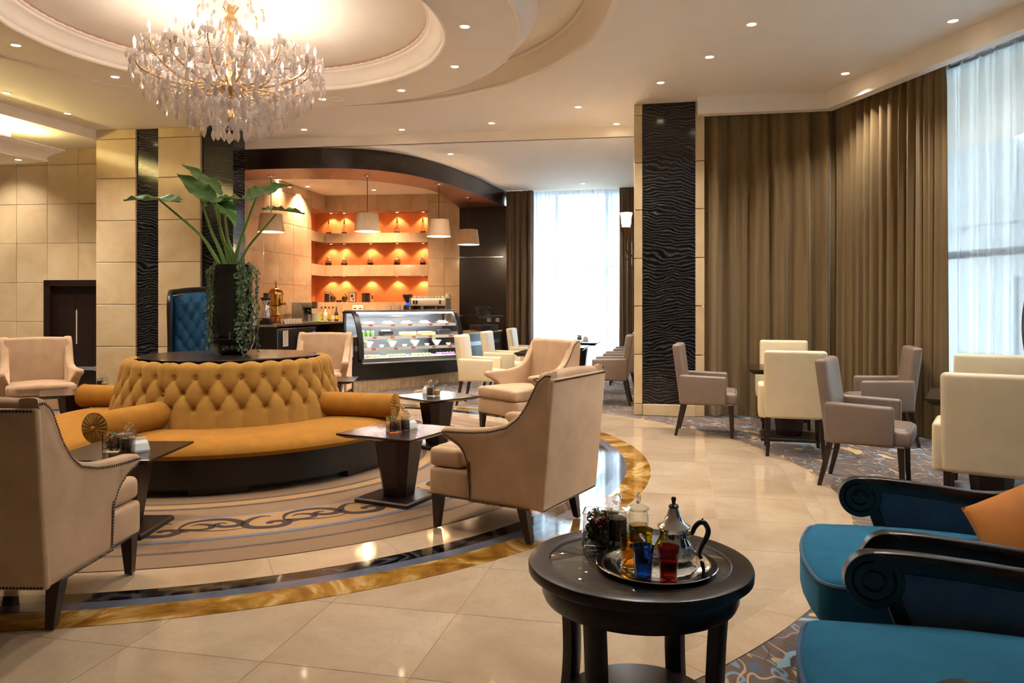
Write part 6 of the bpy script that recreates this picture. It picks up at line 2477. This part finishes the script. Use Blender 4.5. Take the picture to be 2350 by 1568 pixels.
names = ['leftmost', 'second from left', 'middle', 'second from right', 'rightmost']
for i, px in enumerate((742, 790, 849, 911, 970)):
    t = thing('decanter', '%s tall glass decanter in the top niche' % names[i], 'decanter', on_niche(px, 2.97))
    MB().lathe([(.001, 0), (.05, 0), (.06, .02), (.065, .06), (.05, .10), (.018, .15), (.014, .20), (.02, .23), (.001, .23)], 20).build('decanter_body', 'clear_glass', t)
    MB().lathe([(.012, .23), (.022, .26), (.010, .29), (.018, .31), (.001, .35)], 16).build('stopper', 'brass', t)
    MB().lathe([(.001, .003), (.048, .004), (.058, .04), (.001, .04)], 16).build('liquid', ('tart_purple', 'ring_blue', 'nuts', 'petals', 'berry')[i], t)
    t = thing('spice_jar', '%s round lidded glass jar in the middle niche' % names[i], 'jar', on_niche(px, 2.27))
    MB().lathe([(.001, 0), (.055, 0), (.065, .03), (.066, .08), (.05, .12), (.04, .125)], 20).build('jar_body', 'clear_glass', t)
    MB().lathe([(.001, .003), (.052, .004), (.062, .03), (.062, .06), (.001, .062)], 16).build('contents', ('berry', 'tart_green', 'tart_yellow', 'petals', 'moss')[i], t)
    MB().lathe([(.045, .12), (.047, .13), (.03, .16), (.012, .17), (.014, .19), (.001, .20)], 16).build('lid', 'gold_pale', t)
low = [(737, 'box', .10, .19, 'choc', 'dark brown gift box at the left end of the bottom niche'), (747, 'frame', .14, .22, 'white_paper', 'framed coffee poster near the left end of the bottom niche'),
       (763, 'urn', .07, .2, '', 'left small gilded urn in the bottom niche'), (777, 'dish', .09, .07, '', 'low dark dish between the two urns'), (790, 'urn', .07, .2, '', 'right small gilded urn in the bottom niche'),
       (809, 'frame', .16, .22, 'print_grey', 'larger framed picture right of the urns in the bottom niche'), (835, 'box', .08, .2, 'choc', 'left tall dark packet in the bottom niche'),
       (844, 'box', .08, .2, 'black_plastic', 'right tall dark packet in the bottom niche'), (855, 'box', .05, .2, 'nuts', 'slim golden packet right of the dark packets')]
for (px, kd, w, h, mt, lab) in low:
    loc = on_niche(px, 1.46, .14)
    if kd == 'box':
        t = thing('gift_box', lab, 'box', loc, QA)
        MB().rbox((0, 0, h / 2), (w, .06, h), .004, 1).build('carton', mt, t, smooth=False)
        MB().box((0, -.031, h * .55), (w * .6, .002, h * .4)).build('carton_label', 'nail_bronze' if mt != 'nuts' else 'choc', t, smooth=False)
    elif kd == 'frame':
        t = thing('framed_picture', lab, 'picture', loc, QA)
        MB().box((0, 0, h / 2), (w, .02, h)).build('frame', 'black_plastic', t, smooth=False)
        MB().box((0, -.011, h / 2), (w - .025, .002, h - .025)).build('print', mt, t, smooth=False)
        MB().box((-.01, -.0125, h * .62), (w * .35, .001, h * .3)).box((.02, -.0125, h * .3), (w * .2, .001, h * .2)).build('print_motif', 'choc', t, smooth=False)
    elif kd == 'urn':
        t = thing('gilded_urn', lab, 'urn', loc)
        MB().lathe([(.001, 0), (.03, 0), (.03, .01), (.055, .05), (.065, .09), (.05, .125), (.03, .13)], 20).build('urn_body', 'bronze_dark', t)
        MB().lathe([(.04, .128), (.045, .135), (.03, .16), (.01, .17), (.012, .185), (.001, .2)], 16).build('lid', 'brass', t)
    else:
        t = thing('dark_dish', lab, 'dish', loc)
        MB().lathe([(.001, 0), (.05, 0), (.08, .03), (.085, .04), (.078, .036), (.001, .02)], 20).build('dish', 'black_plastic', t)
        MB().ball((0, 0, .04), .045, 12, 8, (1, 1, .5)).build('contents', 'choc', t)

# ---- till on the right-hand worktop, sockets
pt = at(1110, 762, .888)
t = thing('cash_register', 'black cash register with a tilted screen on the right end of the bar', 'register', (-.56, 15.05, .889), radians(35))
MB().rbox((0, 0, .06), (.42, .40, .12), .012, 2).build('cash_drawer', 'black_plastic', t)
MB().rbox((0, .05, .20), (.08, .08, .20), .01, 2).build('stand', 'black_plastic', t)
MB().rbox((0, 0, .36), (.32, .04, .24), .01, 2, fn=lambda p: (p.x, p.y + p.z * .35, p.z)).build('screen', 'black_gloss', t)
MB().tube(crom([(.1, .0, .28), (.16, .04, .40), (.20, .02, .44)], 4), .02, 8).build('card_reader_arm', 'black_plastic', t)
for i, f_ in enumerate((.62, .80)):
    c = BK1 + du * (dl * f_) + dn * .004
    tag(MB().rbox((0, 0, 0), (.085, .012, .085), .004, 1).build('wall_socket', 'alu_grey', None, (c.x, c.y, 1.08), atan2(du.y, du.x)), ('left', 'right')[i] + ' wall socket beside the cash register', 'socket')
